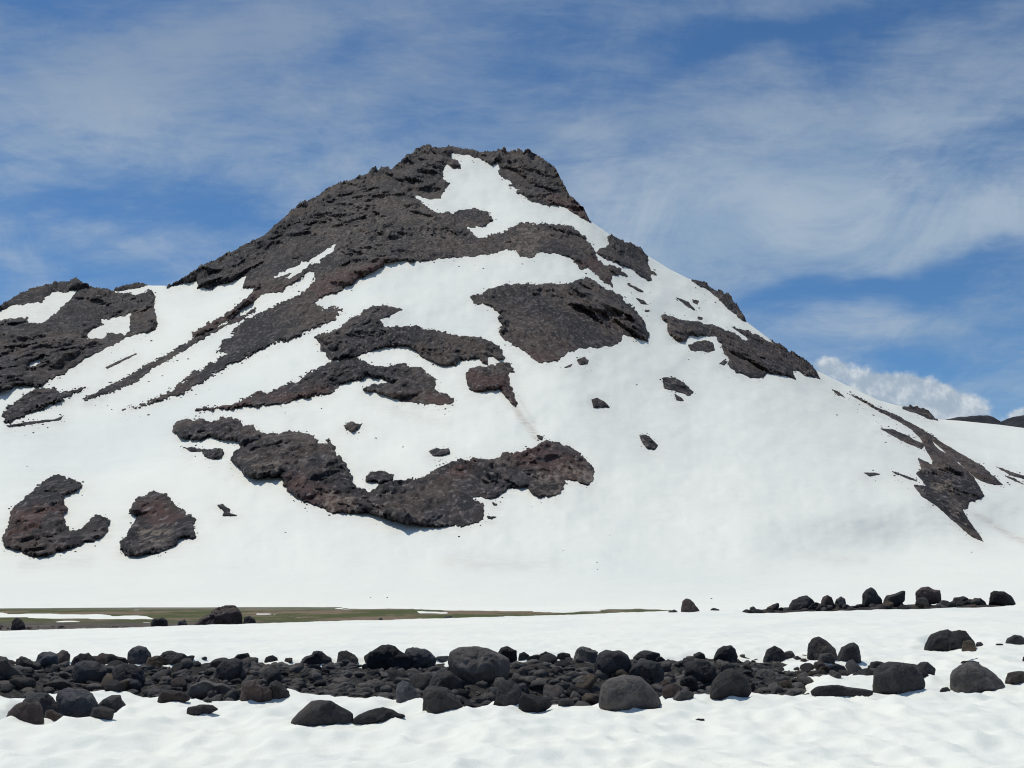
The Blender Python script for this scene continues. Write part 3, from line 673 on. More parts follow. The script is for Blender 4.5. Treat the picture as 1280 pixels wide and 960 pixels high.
ALL = []
def boulder(outline, label, kind='dark', y=None, depth=0.85, facets=11, lo=0.54, group=None, name='boulder', cat='boulder', sub=5, soft=100.0, jag=0.0):
    P = np.array(outline, float)
    u0, u1, v0, v1 = P[:, 0].min(), P[:, 0].max(), P[:, 1].min(), P[:, 1].max()
    uc = 0.5 * (u0 + u1); vc = v0 + 0.55 * (v1 - v0)
    if y is None: y = hit_ground(uc, v1 - 0.5)
    seed = int(uc * 7 + v1 * 13)
    hd = 0.5 * depth * 0.5 * ((u1 - u0) + (v1 - v0)) * y / F
    yc = y + hd * 0.6
    a, b, c = ray(P[:, 0], P[:, 1]); X = a / b * yc; Z = CZ + c / b * yc
    a, b, c = ray(uc, vc); xc = float(a / b * yc); zc = float(CZ + c / b * yc)
    px, pz = X - xc, Z - zc
    th = np.linspace(-math.pi, math.pi, 145)
    R = np.zeros_like(th)
    for i, t in enumerate(th):
        cx, sx_ = math.cos(t), math.sin(t); best = 0
        for j in range(len(px)):
            ax, az_, bx, bz = px[j], pz[j], px[(j + 1) % len(px)], pz[(j + 1) % len(px)]
            ex, ez = bx - ax, bz - az_
            den = cx * ez - sx_ * ex
            if abs(den) < 1e-9: continue
            s = (ax * ez - az_ * ex) / den; q = (ax * sx_ - az_ * cx) / den
            if s > 0 and -1e-6 <= q <= 1 + 1e-6: best = max(best, s)
        R[i] = best
    R = np.where(R <= 0, np.median(R), R)
    Rk = R[:-1]; Rk = 0.25 * np.roll(Rk, 1) + 0.5 * Rk + 0.25 * np.roll(Rk, -1)
    R = np.append(Rk, Rk[0])
    N, Fc = ico(sub if u1 - u0 > 24 else 4)
    fr = facet_radius(N, seed, facets, lo, soft)
    t = np.arctan2(N[:, 2], N[:, 0]); rho = np.hypot(N[:, 0], N[:, 2])
    o_ = seed * 0.37
    w1, w2, wi = worley(N[:, 0] * 2.6 + o_, N[:, 1] * 2.6, N[:, 2] * 2.6 + o_, 211)
    fr = fr * (1 + (0.09 + jag) * (wi - 0.5) + 0.05 * fbm(N[:, 0] * 5 - o_, N[:, 1] * 5, N[:, 2] * 5, 3, 215) + 0.03 * fbm(N[:, 0] * 14 + o_, N[:, 1] * 14, N[:, 2] * 14, 3, 213))
    fr_s = np.clip(fr, 0.6, 1.12)
    # keep the traced outline at the rim, cut the facets into the faces
    k = 1 + (fr_s / 0.95 - 1) * (0.35 + 0.65 * np.abs(N[:, 1]))
    RR = np.interp(t, th, R) * 1.03
    x = RR * np.cos(t) * rho * k; z = RR * np.sin(t) * rho * k
    yv = hd * N[:, 1] * k * 1.1
    z = np.where(z < 0, z * 1.55, z)
    # align the depth axis with the viewing direction on the ground
    az = math.atan2(xc, yc)
    V = np.stack([x + yv * math.sin(az), yv * math.cos(az), z], 1)
    base = V[:, 2].min()
    V[:, 2] -= base
    o = link(name, mesh_from(name, V, Fc, BM[kind], True), label, cat, group, loc=(xc, yc, zc + base))
    ALL.append((uc, v1, u1 - u0))
    return o

GB = 'boulders of the dark rubble band between the snowfields'
def bl(label, kind, pts, **kw): return boulder(pts, label, kind, group=GB, **kw)

# ---- left third of the rubble band
bl('dark angular boulder cut off by the left edge of the photo in the rubble band', 'grey', [(-14,852),(-10,824),(8,820),(14,826),(18,833),(27,842),(26,852)])
bl('low flat grey stone beside the boulder at the left edge of the rubble band', 'grey', [(18,836),(20,825),(27,821),(38,824),(43,832),(40,838)])
bl('flat-topped blue-grey boulder on the back edge of the rubble band, left', 'blue', [(43,832),(46,818),(52,814),(62,815),(70,818),(73,826),(72,833)])
bl('reddish brown stone squeezed between the flat-topped blue-grey boulder and a dark low one', 'brown', [(70,831),(71,818),(78,813),(84,814),(88,820),(87,831)])
bl('dark low rugged rock at the back edge right of the reddish brown stone', 'black', [(86,834),(92,821),(100,817),(106,818),(110,816.5),(118,825),(113,834)])
bl('broad sloping grey slab in the left part of the rubble band', 'blue', [(88,852),(95,831),(105,826),(125,828),(137,838),(133,850),(120,853)])
bl('dark wedge stone left of the round dome boulder on the back edge', 'dark', [(131,827),(138,818),(158,822),(160,831),(140,834)])
bl('round dome-shaped dark boulder standing up from the back edge against snow, left', 'blue', [(160,827),(161,816),(166,810),(174,808),(182,810),(187,816),(189,825),(186,830),(165,830)], lo=.88)
bl('olive grey angular stone right of the round dome boulder', 'tan', [(182,832),(186,822),(195,819),(202,821),(205,832),(196,834)])
bl('long low dark rock with a notched top on the back edge, left', 'dark', [(195,822),(203,815),(215,814),(230,816),(239,822),(236,829),(205,831)])
bl('large dark rounded boulder below the round dome boulder', 'black', [(132,858),(138,845),(145,834),(155,830),(170,831),(177,838),(180,850),(177,859)])
bl('grey rounded stone leaning on the front of the large dark rounded boulder', 'blue', [(146,862),(150,852),(160,848),(172,849),(179,856),(177,864)])
bl('black hump-backed boulder in the rubble band left of centre', 'black', [(268,846),(271,835),(280,826),(295,824),(302,828),(303,840),(298,851),(280,852)], lo=.85)
bl('small pale grey stone in front of the long notched rock', 'grey', [(214,853),(220,844),(231,841),(240,845),(243,853),(230,856)])
bl('long low grey slab sloping right below the black hump-backed boulder', 'grey', [(233,868),(240,856),(255,850),(280,855),(299,864),(296,870)])
bl('flat reddish brown slab at the front edge of the rubble band, left', 'brown', [(198,875),(203,864),(218,862),(233,866),(238,873),(225,877)])
bl('brown rock at the front edge left of the paired boulders', 'brown', [(298,872),(304,854),(318,850),(327,858),(328,873),(312,876)])
bl('small black boulder of the pair near the front edge, upper one', 'black', [(327,853),(332,840),(340,836),(349,838),(351,848),(347,858),(332,858)], lo=.85)
bl('grey angular boulder of the pair near the front edge, lower right one', 'grey', [(332,867),(338,853),(345,850),(352,853),(360,863),(364,871),(350,876),(336,874)])
bl('dark brown stone of the pair group at the snow edge, lower left one', 'brown', [(318,872),(322,861),(332,858),(339,864),(340,877),(326,878)])
# ---- stones in the front snow, left
bl('dark peaked boulder at the back of the cluster in the front snow, far left', 'dark', [(18,891),(24,880),(33,867),(42,864),(60,866),(68,878),(77,891),(60,896),(30,896)])
bl('brown flat-faced boulder at the front of the cluster in the front snow, far left', 'brown', [(6,900),(12,890),(20,882),(30,878),(48,879),(53,888),(57,900),(40,903)])
bl('small brown stone wedged between the brown and blue-grey boulders in the front snow', 'brown', [(55,898),(57,888),(66,887),(78,894),(76,901),(62,901)])
bl('biggest blue-grey boulder of the cluster in the front snow, far left', 'blue', [(71,892),(70,872),(74,865),(85,862),(105,863),(115,868),(121,880),(124,889),(110,896),(88,896)], lo=.85)
bl('angular blue-grey boulder at the right end of the cluster in the front snow', 'blue', [(121,884),(130,875),(140,870),(150,870),(154,876),(160,886),(148,890),(130,892)], lo=.65)
bl('low dark stone in front of the right end of the cluster in the front snow', 'dark', [(110,896),(116,885),(130,884),(142,888),(140,896),(124,899)])
bl('flat dark stone alone on the front snow, right of the far left cluster', 'black', [(232,893),(236,884),(250,880.5),(266,881.5),(275,887),(258,892),(240,894)], depth=.6)
bl('tiny dark stone just behind the flat lone stone on the front snow', 'black', [(252,879),(257,873.5),(264,875),(266,879)])
bl('wide dark hump of rock half buried in the front snow left of centre', 'dark', [(364,900),(378,889),(390,878),(405,876),(413,875),(425,882),(438,892),(438,902),(420,906),(390,905)], lo=.7)
bl('low dark rock with a long right tip half buried beside the wide hump', 'dark', [(440,900),(452,893),(463,888),(478,885),(490,888),(497,893),(510,893.5),(495,899),(480,904),(455,902)], depth=.6)
# ---- centre
bl('low stepped black rock on the back edge left of the big black boulder', 'black', [(372,829),(380,820),(388,818),(392,814),(403,814),(411,820),(418,825),(412,833),(380,833)])
bl('small peaked grey rock on the back edge left of the big black boulder', 'grey', [(420,827),(424,816),(433,812),(440,816),(447,824),(445,831),(422,831)])
bl('big black rounded boulder on the back edge left of centre', 'black', [(460,829),(460,819),(467,813),(475,808),(485,807),(493,809),(498,814),(508,820),(511,831),(500,838),(475,838)], lo=.82)
bl('big grey sloping boulder directly right of the big black rounded boulder', 'blue', [(500,822),(507,811),(520,808),(530,810),(540,815),(549,824),(541,834),(510,836)])
bl('largest oval grey boulder at the centre of the rubble band', 'grey', [(562,825),(565,815),(575,811),(595,809),(608,812),(622,818),(633,824),(634,835),(628,849),(615,853),(590,850),(572,843),(564,834)], lo=.88, sub=5)
bl('dark stone peeking over the back right of the largest oval boulder', 'dark', [(619,820),(626,809),(634,808),(645,813),(647,824),(630,828)])
bl('grey blocky boulder at the front snow edge below the largest oval boulder', 'grey', [(525,888),(528,870),(533,861),(545,857),(560,858),(570,867),(577,880),(578,887),(560,889),(540,890)])
bl('dark mound of rock between the largest oval boulder and the blocky front one', 'dark', [(533,862),(540,845),(550,838),(565,840),(579,851),(576,865)])
bl('blue-grey pointed stone left of the blocky front boulder', 'blue', [(495,875),(497,855),(503,850),(512,853),(521,866),(520,876)])
bl('dark angular boulder lower right of the largest oval boulder', 'black', [(619,876),(620,858),(628,850),(640,848),(650,855),(654,868),(650,878),(630,881)])
bl('dark squat boulder at the front snow edge right of centre', 'black', [(649,889),(651,873),(655,868),(668,868),(685,873),(689,881),(676,890),(655,892)])
bl('small square dark stone at the snow edge beside the squat boulder', 'dark', [(698,881),(699,874),(708,872.5),(717,875),(718,881),(706,883)])
bl('broad brown-grey boulder at the front of the rubble band right of centre', 'grey', [(751,878),(755,858),(763,850),(780,845),(800,848),(812,858),(820,868),(826,878),(800,883),(768,885)], sub=5, lo=.68)
bl('large black boulder with a shadowed face behind the broad brown-grey one', 'black', [(743,846),(745,830),(750,818),(758,814),(775,815),(783,820),(788,830),(791,840),(784,847),(760,848)], lo=.7)
bl('peaked grey rock on the back edge left of the large black boulder', 'grey', [(715,825),(722,812),(729,807),(738,809),(747,815),(746,827)])
bl('bluish smooth slab right of the large black boulder', 'blue', [(785,844),(792,832),(802,826),(815,826),(825,830),(833,841),(831,852),(800,852)])
bl('long low dark rock on the back edge right of the large black boulder', 'dark', [(787,824),(797,815),(806,812),(814,815),(823,817),(825,826),(800,828)])
bl('rounded dark stone on the back edge above the small square stone', 'dark', [(671,826),(674,817),(682,814),(690,817),(693,826)])
bl('small dark flat-topped stone next along the back edge right of centre', 'dark', [(694,826),(697,817),(705,815),(713,817),(715,826)])
bl('small round black stone on the back edge right of the oval boulder', 'black', [(648,826),(649,817),(655,815),(661,819),(662,826)])
bl('tall round-topped black boulder standing alone on the back edge, right', 'black', [(892,822),(898,812),(905,808),(913,807),(919,811),(921,820),(917,828),(902,828)], lo=.85)
bl('small round grey stone left of the tall round-topped black boulder', 'grey', [(865,827),(867,818),(874,814.5),(880,818),(883,827)], lo=.85)
bl('large dark shield-shaped boulder at the front snow edge, right part of the band', 'dark', [(889,865),(892,853),(900,843),(908,838),(915,837),(925,842),(933,850),(938,860),(930,868),(908,869)], lo=.8)
bl('dark blocky boulder behind the shield-shaped one', 'dark', [(854,846),(857,830),(870,826),(885,827),(893,835),(897,852),(870,856)])
bl('black angular stone left of the shield-shaped boulder', 'black', [(848,862),(852,850),(862,845),(872,848),(875,860),(862,865)])
bl('flat grey slab at the snow edge left of the shield-shaped boulder', 'grey', [(838,874),(846,865),(858,862),(867,867),(866,874),(850,876)])
# ---- right
bl('dark wedge-shaped boulder of the upright pair, left and taller', 'black', [(1010,821),(1011,805),(1016,799),(1024,797),(1033,802),(1043,811),(1048,822),(1035,825),(1015,823)], lo=.8)
bl('dark leaning boulder of the upright pair, right and smaller', 'dark', [(1046,822),(1052,810),(1060,805),(1067,804),(1072,808),(1074,815),(1076,825),(1065,827),(1050,826)], lo=.82)
bl('rounded grey stone in front of the upright pair', 'grey', [(1019,829),(1026,818),(1037,816),(1044,821),(1042,829)])
bl('low black rock on the back edge left of the upright pair', 'black', [(953,827),(959,813),(968,808),(976,812),(984,821),(982,829)])
bl('large round-shouldered dark boulder on the snow at the right end of the band', 'dark', [(1092,855),(1092,840),(1100,833),(1112,829),(1125,830),(1140,832),(1149,842),(1154,853),(1153,861),(1125,864),(1105,867),(1094,863)], lo=.86, sub=5)
bl('long flat dark slab lying on the snow left of the round-shouldered boulder', 'dark', [(1008,867),(1018,858),(1040,856),(1070,860),(1096,864),(1090,868),(1065,871),(1035,871)], depth=.5)
bl('large pointed grey boulder alone on the snow near the right edge', 'grey', [(1188,846),(1190,838),(1200,832),(1213,829),(1222,829),(1235,838),(1245,845),(1253,852),(1257,859),(1240,865),(1210,866),(1193,865),(1190,854)], sub=5, lo=.75)
bl('wide cracked dark boulder on the mid snow, upper right', 'dark', [(1157,809),(1160,800),(1163,794),(1175,789),(1185,787.5),(1190,790.5),(1198,787.5),(1208,788),(1213,795),(1218,804),(1208,812),(1185,813),(1168,811)], sub=5, lo=.66)
bl('small rusty stone leaning on the wide cracked boulder', 'tan', [(1202,811),(1204,802),(1211,800),(1218,803),(1221,811)], y=25.0)
bl('tiny dark stone to the right of the wide cracked boulder', 'dark', [(1219,808),(1221,803),(1226,802),(1231,808)])
bl('low dark dome stone at the far right edge of the mid snow', 'dark', [(1256,806),(1260,798),(1268,794),(1276,795),(1283,801),(1284,806)], lo=.85)
bl('tiny flat stone left of the dome stone at the far right edge', 'black', [(1243,807.5),(1246,804.5),(1253,804.5),(1256,807.5)])
bl('rounded dark stone cut by the right edge beside the pointed grey boulder', 'dark', [(1253,853),(1258,841),(1270,839),(1286,840),(1294,852),(1275,855)])
bl('small flat dark stone behind the pointed grey boulder', 'black', [(1199,831),(1204,826),(1216,825.5),(1225,828),(1222,831)])
bl('small black stone just left of the pointed grey boulder on the snow', 'black', [(1173,864),(1177,860),(1184,859),(1188,863),(1181,865)])
bl('dark stone on the back left of the round-shouldered boulder', 'dark', [(1085,838),(1089,828),(1096,826),(1105,829),(1107,838)])
bl('low dark rock on the back right of the round-shouldered boulder', 'dark', [(1138,838),(1150,827),(1160,826.5),(1171,836),(1168,841),(1148,842)])
bl('small black stone cut by the right edge above the pointed grey boulder', 'black', [(1277,828),(1279,821),(1286,820),(1288,828)])
bl('tiny dark chip alone on the front snow right of centre', 'black', [(868,900),(872,898),(880,898.5),(880,901)], depth=.5)
GC = 'boulders on the far snow crest at right'
def cr(label, kind, pts, y=44.0, **kw): return boulder(pts, label, kind, group=GC, y=y, **kw)
cr('dark reddish pointed rock standing alone on the snow crest at centre right', 'brown', [(851,768),(854,752),(858,749),(863,750),(870,757),(877,764),(874,769)])
cr('small square dark stone right of the reddish pointed rock on the crest', 'dark', [(886,768),(888,761),(893,760),(899,762),(899,768)])
cr('low dark stone left of the reddish pointed rock on the crest', 'dark', [(832,769),(837,763),(843,762),(847,765),(846,769)])
cr('small pointed dark stone at the left start of the crest boulder row', 'dark', [(936,764),(938,759),(942,758),(947,762),(950,764)])
cr('dark lumpy rock near the left end of the crest boulder row', 'black', [(984,763),(990,750),(998,747),(1008,745),(1015,750),(1021,758),(1016,764),(995,764)], lo=.65)
cr('small brown dome on the crest row right of the dark lumpy rock', 'brown', [(1026,756),(1028,747),(1034,744),(1040,746),(1043,756)])
cr('pale brown stone on the crest row left of the upright black boulder', 'grey', [(1042,761),(1045,749),(1051,746),(1056,749),(1058,761)])
cr('upright black egg-shaped boulder on the crest row', 'black', [(1078,757),(1079,743),(1083,738),(1089,735),(1094,738),(1097,744),(1102,749),(1100,757)], lo=.88)
cr('dark split rock with a pointed right tip on the crest row', 'dark', [(1103,755),(1108,744),(1117,743),(1127,739),(1131,739.5),(1130,750),(1120,755)], lo=.65)
cr('large blocky brown-grey boulder on the crest row', 'brown', [(1144,748),(1146,740),(1152,735),(1160,734),(1168,737),(1175,738),(1175,749),(1160,752),(1148,751)], lo=.66)
cr('pale stone in front of the large blocky boulder on the crest row', 'grey', [(1143,755),(1146,747),(1154,745.5),(1160,749),(1161,755)], y=42.5)
cr('low flat dark stone on the crest row right of the large blocky boulder', 'dark', [(1190,755),(1193,747),(1203,745),(1211,747),(1213,755)])
cr('small rounded dark stone next to last at the right of the crest row', 'dark', [(1214,755),(1218,748.5),(1226,747),(1233,754)])
cr('dark smooth loaf-shaped boulder last at the right end of the crest row', 'black', [(1236,754),(1238,741),(1243,739),(1255,740),(1263,745),(1269,753),(1255,755)], lo=.86)
GM = 'rocks at the near edge of the green meadow'
def md(label, kind, pts, y=84.0, **kw): return boulder(pts, label, kind, group=GM, y=y, **kw)
md('dark upright boulder at the meadow edge near the left side of the photo', 'black', [(12,791),(15,777),(20,772),(27,773),(31,779),(31,791)])
md('big jagged mound of dark rock at the meadow edge', 'brown', [(236,786),(245,777),(258,770),(268,762),(278,758),(292,758),(298,765),(302,775),(305,786)], sub=5, lo=.80, facets=30, jag=.55)
md('small dark rock at the right foot of the jagged mound', 'dark', [(303,784),(306,772),(312,770),(319,774),(320,784)])
md('low dark rock at the left, between the boulder and the jagged mound', 'dark', [(188,783),(192,773),(202,771),(210,775),(212,783)])
md('small dark stone just left of the jagged mound at the meadow edge', 'dark', [(221,784),(224,776),(231,774),(236,784)])
md('tiny dark stone at the meadow edge left of centre', 'dark', [(471,781),(473,774),(477,772),(481,781)])
md('flat dark stone at the meadow edge close to centre', 'dark', [(552,778),(555,771),(564,770),(568,778)])

# ---- countable smaller stones of the band: copies of a few shapes
def stone_mesh(seed, kind, sub):
    N, Fc = ico(sub); r = facet_radius(N, seed, 7, 0.36, 90.0)
    V = N * r[:, None] * np.array([1.0, 0.85, 0.7]); V[:, 2] -= V[:, 2].min() * 0.6
    return mesh_from('stone', V, Fc, BM[kind], False)
kinds = ['dark', 'dark', 'black', 'grey', 'brown', 'blue', 'grey', 'dark', 'tan']
SM = [stone_mesh(300 + i, kinds[i % 9], 3) for i in range(27)]

def in_poly(p, n, vlo=None):
    P = np.array(p, float); out = []
    while len(out) < n:
        u = rng.uniform(max(-40, P[:, 0].min()), P[:, 0].max(), 400); v = rng.uniform(P[:, 1].min(), P[:, 1].max(), 400)
        ok = sdf(p, u, v) > 0.5
        out += list(zip(u[ok], v[ok]))
    return out[:n]

def lab_for(u):
    if u < 330: return 'small dark volcanic stone in the left third of the rubble band', 'loose stones in the left third of the rubble band'
    if u < 700: return 'small dark volcanic stone in the middle of the rubble band', 'loose stones in the middle of the rubble band'
    return 'small dark volcanic stone in the right third of the rubble band', 'loose stones in the right third of the rubble band'

def gh(u, v, fn):
    return hit_ground(u, v, fn)
n_st = 0
pts = in_poly(GRAVEL[0], 180)
# rows along the band's back and front edge, where stones stand against the snow
for i in range(44): pts.append((rng.uniform(-20, 1000), rng.uniform(824, 831)))
for i in range(34): pts.append((rng.uniform(950, 1172), rng.uniform(834, 846)))
for (u, v) in pts:
    y = hit_ground(u, v)
    a, b, c = ray(u, v); x = float(a / b * y)
    s = float(np.clip(0.09 * rng.pareto(2.0) + 0.07, 0.07, 0.21))
    z = float(surface(np.array([x]), np.array([y]))[0])
    lab, grp = lab_for(u)
    o = link('stone', SM[int(rng.integers(27))], lab, 'stone', grp, loc=(x, y, z - 0.3 * s))
    o.scale = (s * rng.uniform(.85, 1.3), s * rng.uniform(.8, 1.2), s * rng.uniform(.75, 1.25)); o.rotation_euler = (rng.uniform(-.4, .4), rng.uniform(-.4, .4), rng.uniform(0, 6.28))
# small stones along the crest row
for i in range(85):
    u = rng.uniform(930, 1225); v = np.interp(u, [930, 1000, 1100, 1236], [764.5, 760, 755, 752.5]) + rng.uniform(-2, 1.5)
    y = rng.uniform(42.5, 45.0); a, b, c = ray(u, v); x = float(a / b * y); s = rng.uniform(.08, .24)
    z = float(surface(np.array([x]), np.array([y]))[0])
    o = link('stone', SM[int(rng.integers(27))], 'small dark stone filling in the row of boulders on the far snow crest', 'stone', 'loose stones along the far snow crest', loc=(x, y, z - 0.1 * s))
    o.scale = (s * 1.2, s, s); o.rotation_euler = (rng.uniform(-.4, .4), rng.uniform(-.4, .4), rng.uniform(0, 6.28))
# dark specks fallen on the mountain snow
for (u, v, w) in [(463,747,2.2),(484,747,2.2),(747,712,1.8),(889,748.5,2.4),(34,583,2.2),(186,519,3.2),(504,559,2.4),(470,548,3),(603,640,1.6),(357,666,1.8),(746,703,2),(704,688,2),(1082,739,2),(796,481,3),(762,669,1.6),(1046,519,3),(653,330,3),(700,353,2.6),(527,597,2),(545,560,2),(210,452,2.6),(235,449,3),(222,451,2.2),(203,470,2.6),(186,477,3),(165,478,2.2),(140,512,2)]:
    az, te = px_to_azte(np.array([float(u)]), np.array([float(v)])); x, y, z, r = surf(az, te)
    s = float(w * 0.5 * r[0] / F)
    o = link('stone', SM[int(rng.integers(18))], 'tiny dark stone speck lying alone on the open mountain snow', 'stone', 'stones scattered on the mountain snow', loc=(float(x[0]), float(y[0]), float(z[0]) - 0.2 * s))
    o.scale = (s * 1.3, s, s * .8); o.rotation_euler[2] = rng.uniform(0, 6.28)

# ---- uncountable gravel: one object
def scatter_mesh(name, pts, smin, smax, fn, mat, pw=2.5, label=None):
    N, Fc = ico(2); vs, fs = [], []; base = 0
    shapes = [N * facet_radius(N, 900 + i, 6, 0.32, 90)[:, None] for i in range(24)]
    for (x, y) in pts:
        s = smin + (smax - smin) * rng.random() ** pw
        S = shapes[int(rng.integers(24))] * np.array([rng.uniform(.8, 1.3), rng.uniform(.8, 1.2), rng.uniform(.5, .95)]) * s
        t = rng.uniform(0, 6.28); c_, s_ = math.cos(t), math.sin(t)
        V = np.stack([S[:, 0] * c_ - S[:, 1] * s_ + x, S[:, 0] * s_ + S[:, 1] * c_ + y, S[:, 2]], 1)
        vs.append(V); fs.append(Fc + base); base += len(N)
    P = np.array(pts); z = fn(P[:, 0], P[:, 1])
    V = np.concatenate(vs); V[:, 2] += np.repeat(z, len(N)) + 0.005
    link(name, mesh_from(name, V, np.concatenate(fs), mat, False), kind='stuff', label=label, cat='gravel')

gp = []
for (u, v) in in_poly(GRAVEL[0], 5200):
    y = CZ * 1.06 * F / (v - HORZ + 0.0); a, b, c = ray(u, v); gp.append((float(a / b * y), float(y)))
scatter_mesh('gravel_stones', gp, 0.018, 0.16, gravel_top, BM['grey'], 4.0, 'fine dark volcanic gravel and pebbles covering the rubble band')
mp = []
for i in range(420):
    u = rng.uniform(-60, 560); y = 78 + 16 * rng.random() ** 1.6; a, b, c = ray(u, 780); mp.append((float(a / b * y), float(y)))
scatter_mesh('meadow_pebbles', mp, 0.05, 0.32, lambda x, y: np.full(x.shape, -1.5), BM['brown'], 3.0, 'scattered brown pebbles along the near edge of the meadow')

# ---- loose debris fallen round the outcrops, too fine to count: one object
dp = []
for outer, holes in OUT:
    P = np.array(outer, float)
    for a, b in zip(P, np.roll(P, -1, 0)):
        e = b - a; L_ = np.hypot(*e)
        for _ in range(int(rng.poisson(0.17 * L_))):
            q = a + e * rng.random() + np.array([rng.normal(0, 2.5), rng.exponential(4.5) - 3.0])
            dp.append(q)
dp = np.array(dp); dp = dp[(dp[:, 1] < 700) & (dp[:, 0] > -60) & (dp[:, 0] < 1340)]
_a, _t = px_to_azte(dp[:, 0], dp[:, 1])
keep = _t < np.interp(_a, SK_AZ, SK_TE) - 3 / F
for outer, holes in OUT:
    P = np.array(outer, float)
    bb = (dp[:, 0] > P[:, 0].min()) & (dp[:, 0] < P[:, 0].max()) & (dp[:, 1] > P[:, 1].min()) & (dp[:, 1] < P[:, 1].max()) & keep
    idx = np.nonzero(bb)[0]
    if len(idx): keep[idx[sdf(outer, dp[idx, 0], dp[idx, 1]) > 1]] = False
_x, _y, _z, _r = surf(_a[keep], _t[keep])
N_, F_ = ico(1); vs_, fs_ = [], []
for k_ in range(len(_x)):
    r_ = (0.28 + 0.75 * rng.random() ** 4) * _r[k_] / 1000
    V_ = N_ * (r_ * np.array([1.3, 1.1, 0.75]))[None] * rng.uniform(.7, 1.2, (len(N_), 1)) + np.array([_x[k_], _y[k_], _z[k_] + 0.1])
    vs_.append(V_); fs_.append(F_ + k_ * len(N_))
me = mesh_from('scree_debris', np.concatenate(vs_), np.concatenate(fs_), M_cliff, False, {'red': np.zeros(len(_x) * len(N_)), 'tan': np.zeros(len(_x) * len(N_))})
link('scree_debris', me, 'fine dark rock debris scattered on the snow around the outcrops', 'scree', kind='stuff')
mo = bpy.data.objects['mountain'].data
co_ = np.zeros(len(mo.vertices) * 3, np.float32); mo.vertices.foreach_get('co', co_); co_ = co_.reshape(-1, 3).astype(float)
u_, v_ = project(co_[:, 0], co_[:, 1], co_[:, 2]); dv = dirt_at(u_, v_)
for outer, holes in OUT:
    P = np.array(outer, float)
    idx = np.nonzero((u_ > P[:, 0].min() - 20) & (u_ < P[:, 0].max() + 20) & (v_ > P[:, 1].min() - 10) & (v_ < P[:, 1].max() + 26))[0]
    if len(idx):
        dd = -sdf(outer, u_[idx], v_[idx] - 4)
        dv[idx] = np.maximum(dv[idx], 0.16 * np.exp(-np.maximum(dd, 0) / 6) + 0.05 * np.exp(-np.maximum(dd, 0) / 16))
mo.attributes['dirt'].data.foreach_set('value', dv.astype(np.float32))

# ------------------------------------------------------------------ light, sky, camera
SUN_EL, SUN_AZ = 66.0, -52.0           # azimuth from +Y (towards the mountain) to the left
el, azr = math.radians(SUN_EL), math.radians(SUN_AZ)
sd = (math.sin(azr) * math.cos(el), math.cos(azr) * math.cos(el), math.sin(el))
L = bpy.data.lights.new('sun', 'SUN'); L.energy = 2.8; L.angle = math.radians(0.55); L.color = (1.0, 0.975, 0.865)
lo = bpy.data.objects.new('sun', L); COL.objects.link(lo)
from mathutils import Vector
lo.rotation_euler = Vector(sd).to_track_quat('Z', 'Y').to_euler(); lo.location = (0, 0, 900)

W = bpy.data.worlds.new('World'); scene.world = W; W.use_nodes = True
t = NT(W.node_tree); bg = W.node_tree.nodes['Background']
sky = t.new('ShaderNodeTexSky'); sky.sky_type = 'NISHITA'; sky.sun_disc = False
sky.sun_elevation = el; sky.sun_rotation = azr; sky.altitude = 2500; sky.air_density = 1.0; sky.dust_density = 0.3; sky.ozone_density = 2.0
g = t.new('ShaderNodeTexCoord').outputs['Generated']
sp_ = t.new('ShaderNodeSeparateXYZ'); t.put(sp_.inputs[0], g)
zz = t.math('MAXIMUM', sp_.outputs[2], 0.0)
den = t.math('ADD', zz, 0.16)
cb = t.new('ShaderNodeCombineXYZ')       # cloud layer seen in perspective
t.put(cb.inputs[0], t.math('DIVIDE', sp_.outputs[0], den)); t.put(cb.inputs[1], t.math('DIVIDE', sp_.outputs[1], den))
pc = cb.outputs[0]
# bearing / height coordinates for the larger banks
yy = t.math('MAXIMUM', sp_.outputs[1], 0.05)
cb2 = t.new('ShaderNodeCombineXYZ'); t.put(cb2.inputs[0], t.math('DIVIDE', sp_.outputs[0], yy)); t.put(cb2.inputs[1], t.math('DIVIDE', sp_.outputs[2], yy))
pd = cb2.outputs[0]
wn = t.new('ShaderNodeTexNoise'); t.put(wn.inputs['Vector'], pd); wn.inputs['Scale'].default_value = 5.0; wn.inputs['Detail'].default_value = 4
wv = t.vmath('MULTIPLY', t.vmath('SUBTRACT', wn.outputs['Color'], (0.5, 0.5, 0.5)), (0.22, 0.11, 0.0))
pdw = t.vmath('ADD', pd, wv)
def dirxy(u, v):
    a, b, c = ray(u, v); return float(a / b), float(c / b)
def bank(u, v, su, sv, rot, src=None, soft=1.0):
    cx, cy = dirxy(u, v)
    m = t.new('ShaderNodeMapping', vector_type='TEXTURE'); t.put(m.inputs[0], src or pdw)
    m.inputs['Location'].default_value = (cx, cy, 0); m.inputs['Rotation'].default_value = (0, 0, math.radians(rot)); m.inputs['Scale'].default_value = (su / F, sv / F, 1)
    ln = t.new('ShaderNodeVectorMath', operation='LENGTH'); t.put(ln.inputs[0], m.outputs[0])
    return t.mrange(ln.outputs['Value'], soft, 0.0)
def add(*a):
    r = a[0]
    for b in a[1:]: r = t.math('ADD', r, b)
    return r
sc = lambda k, x: t.math('MULTIPLY', x, k)
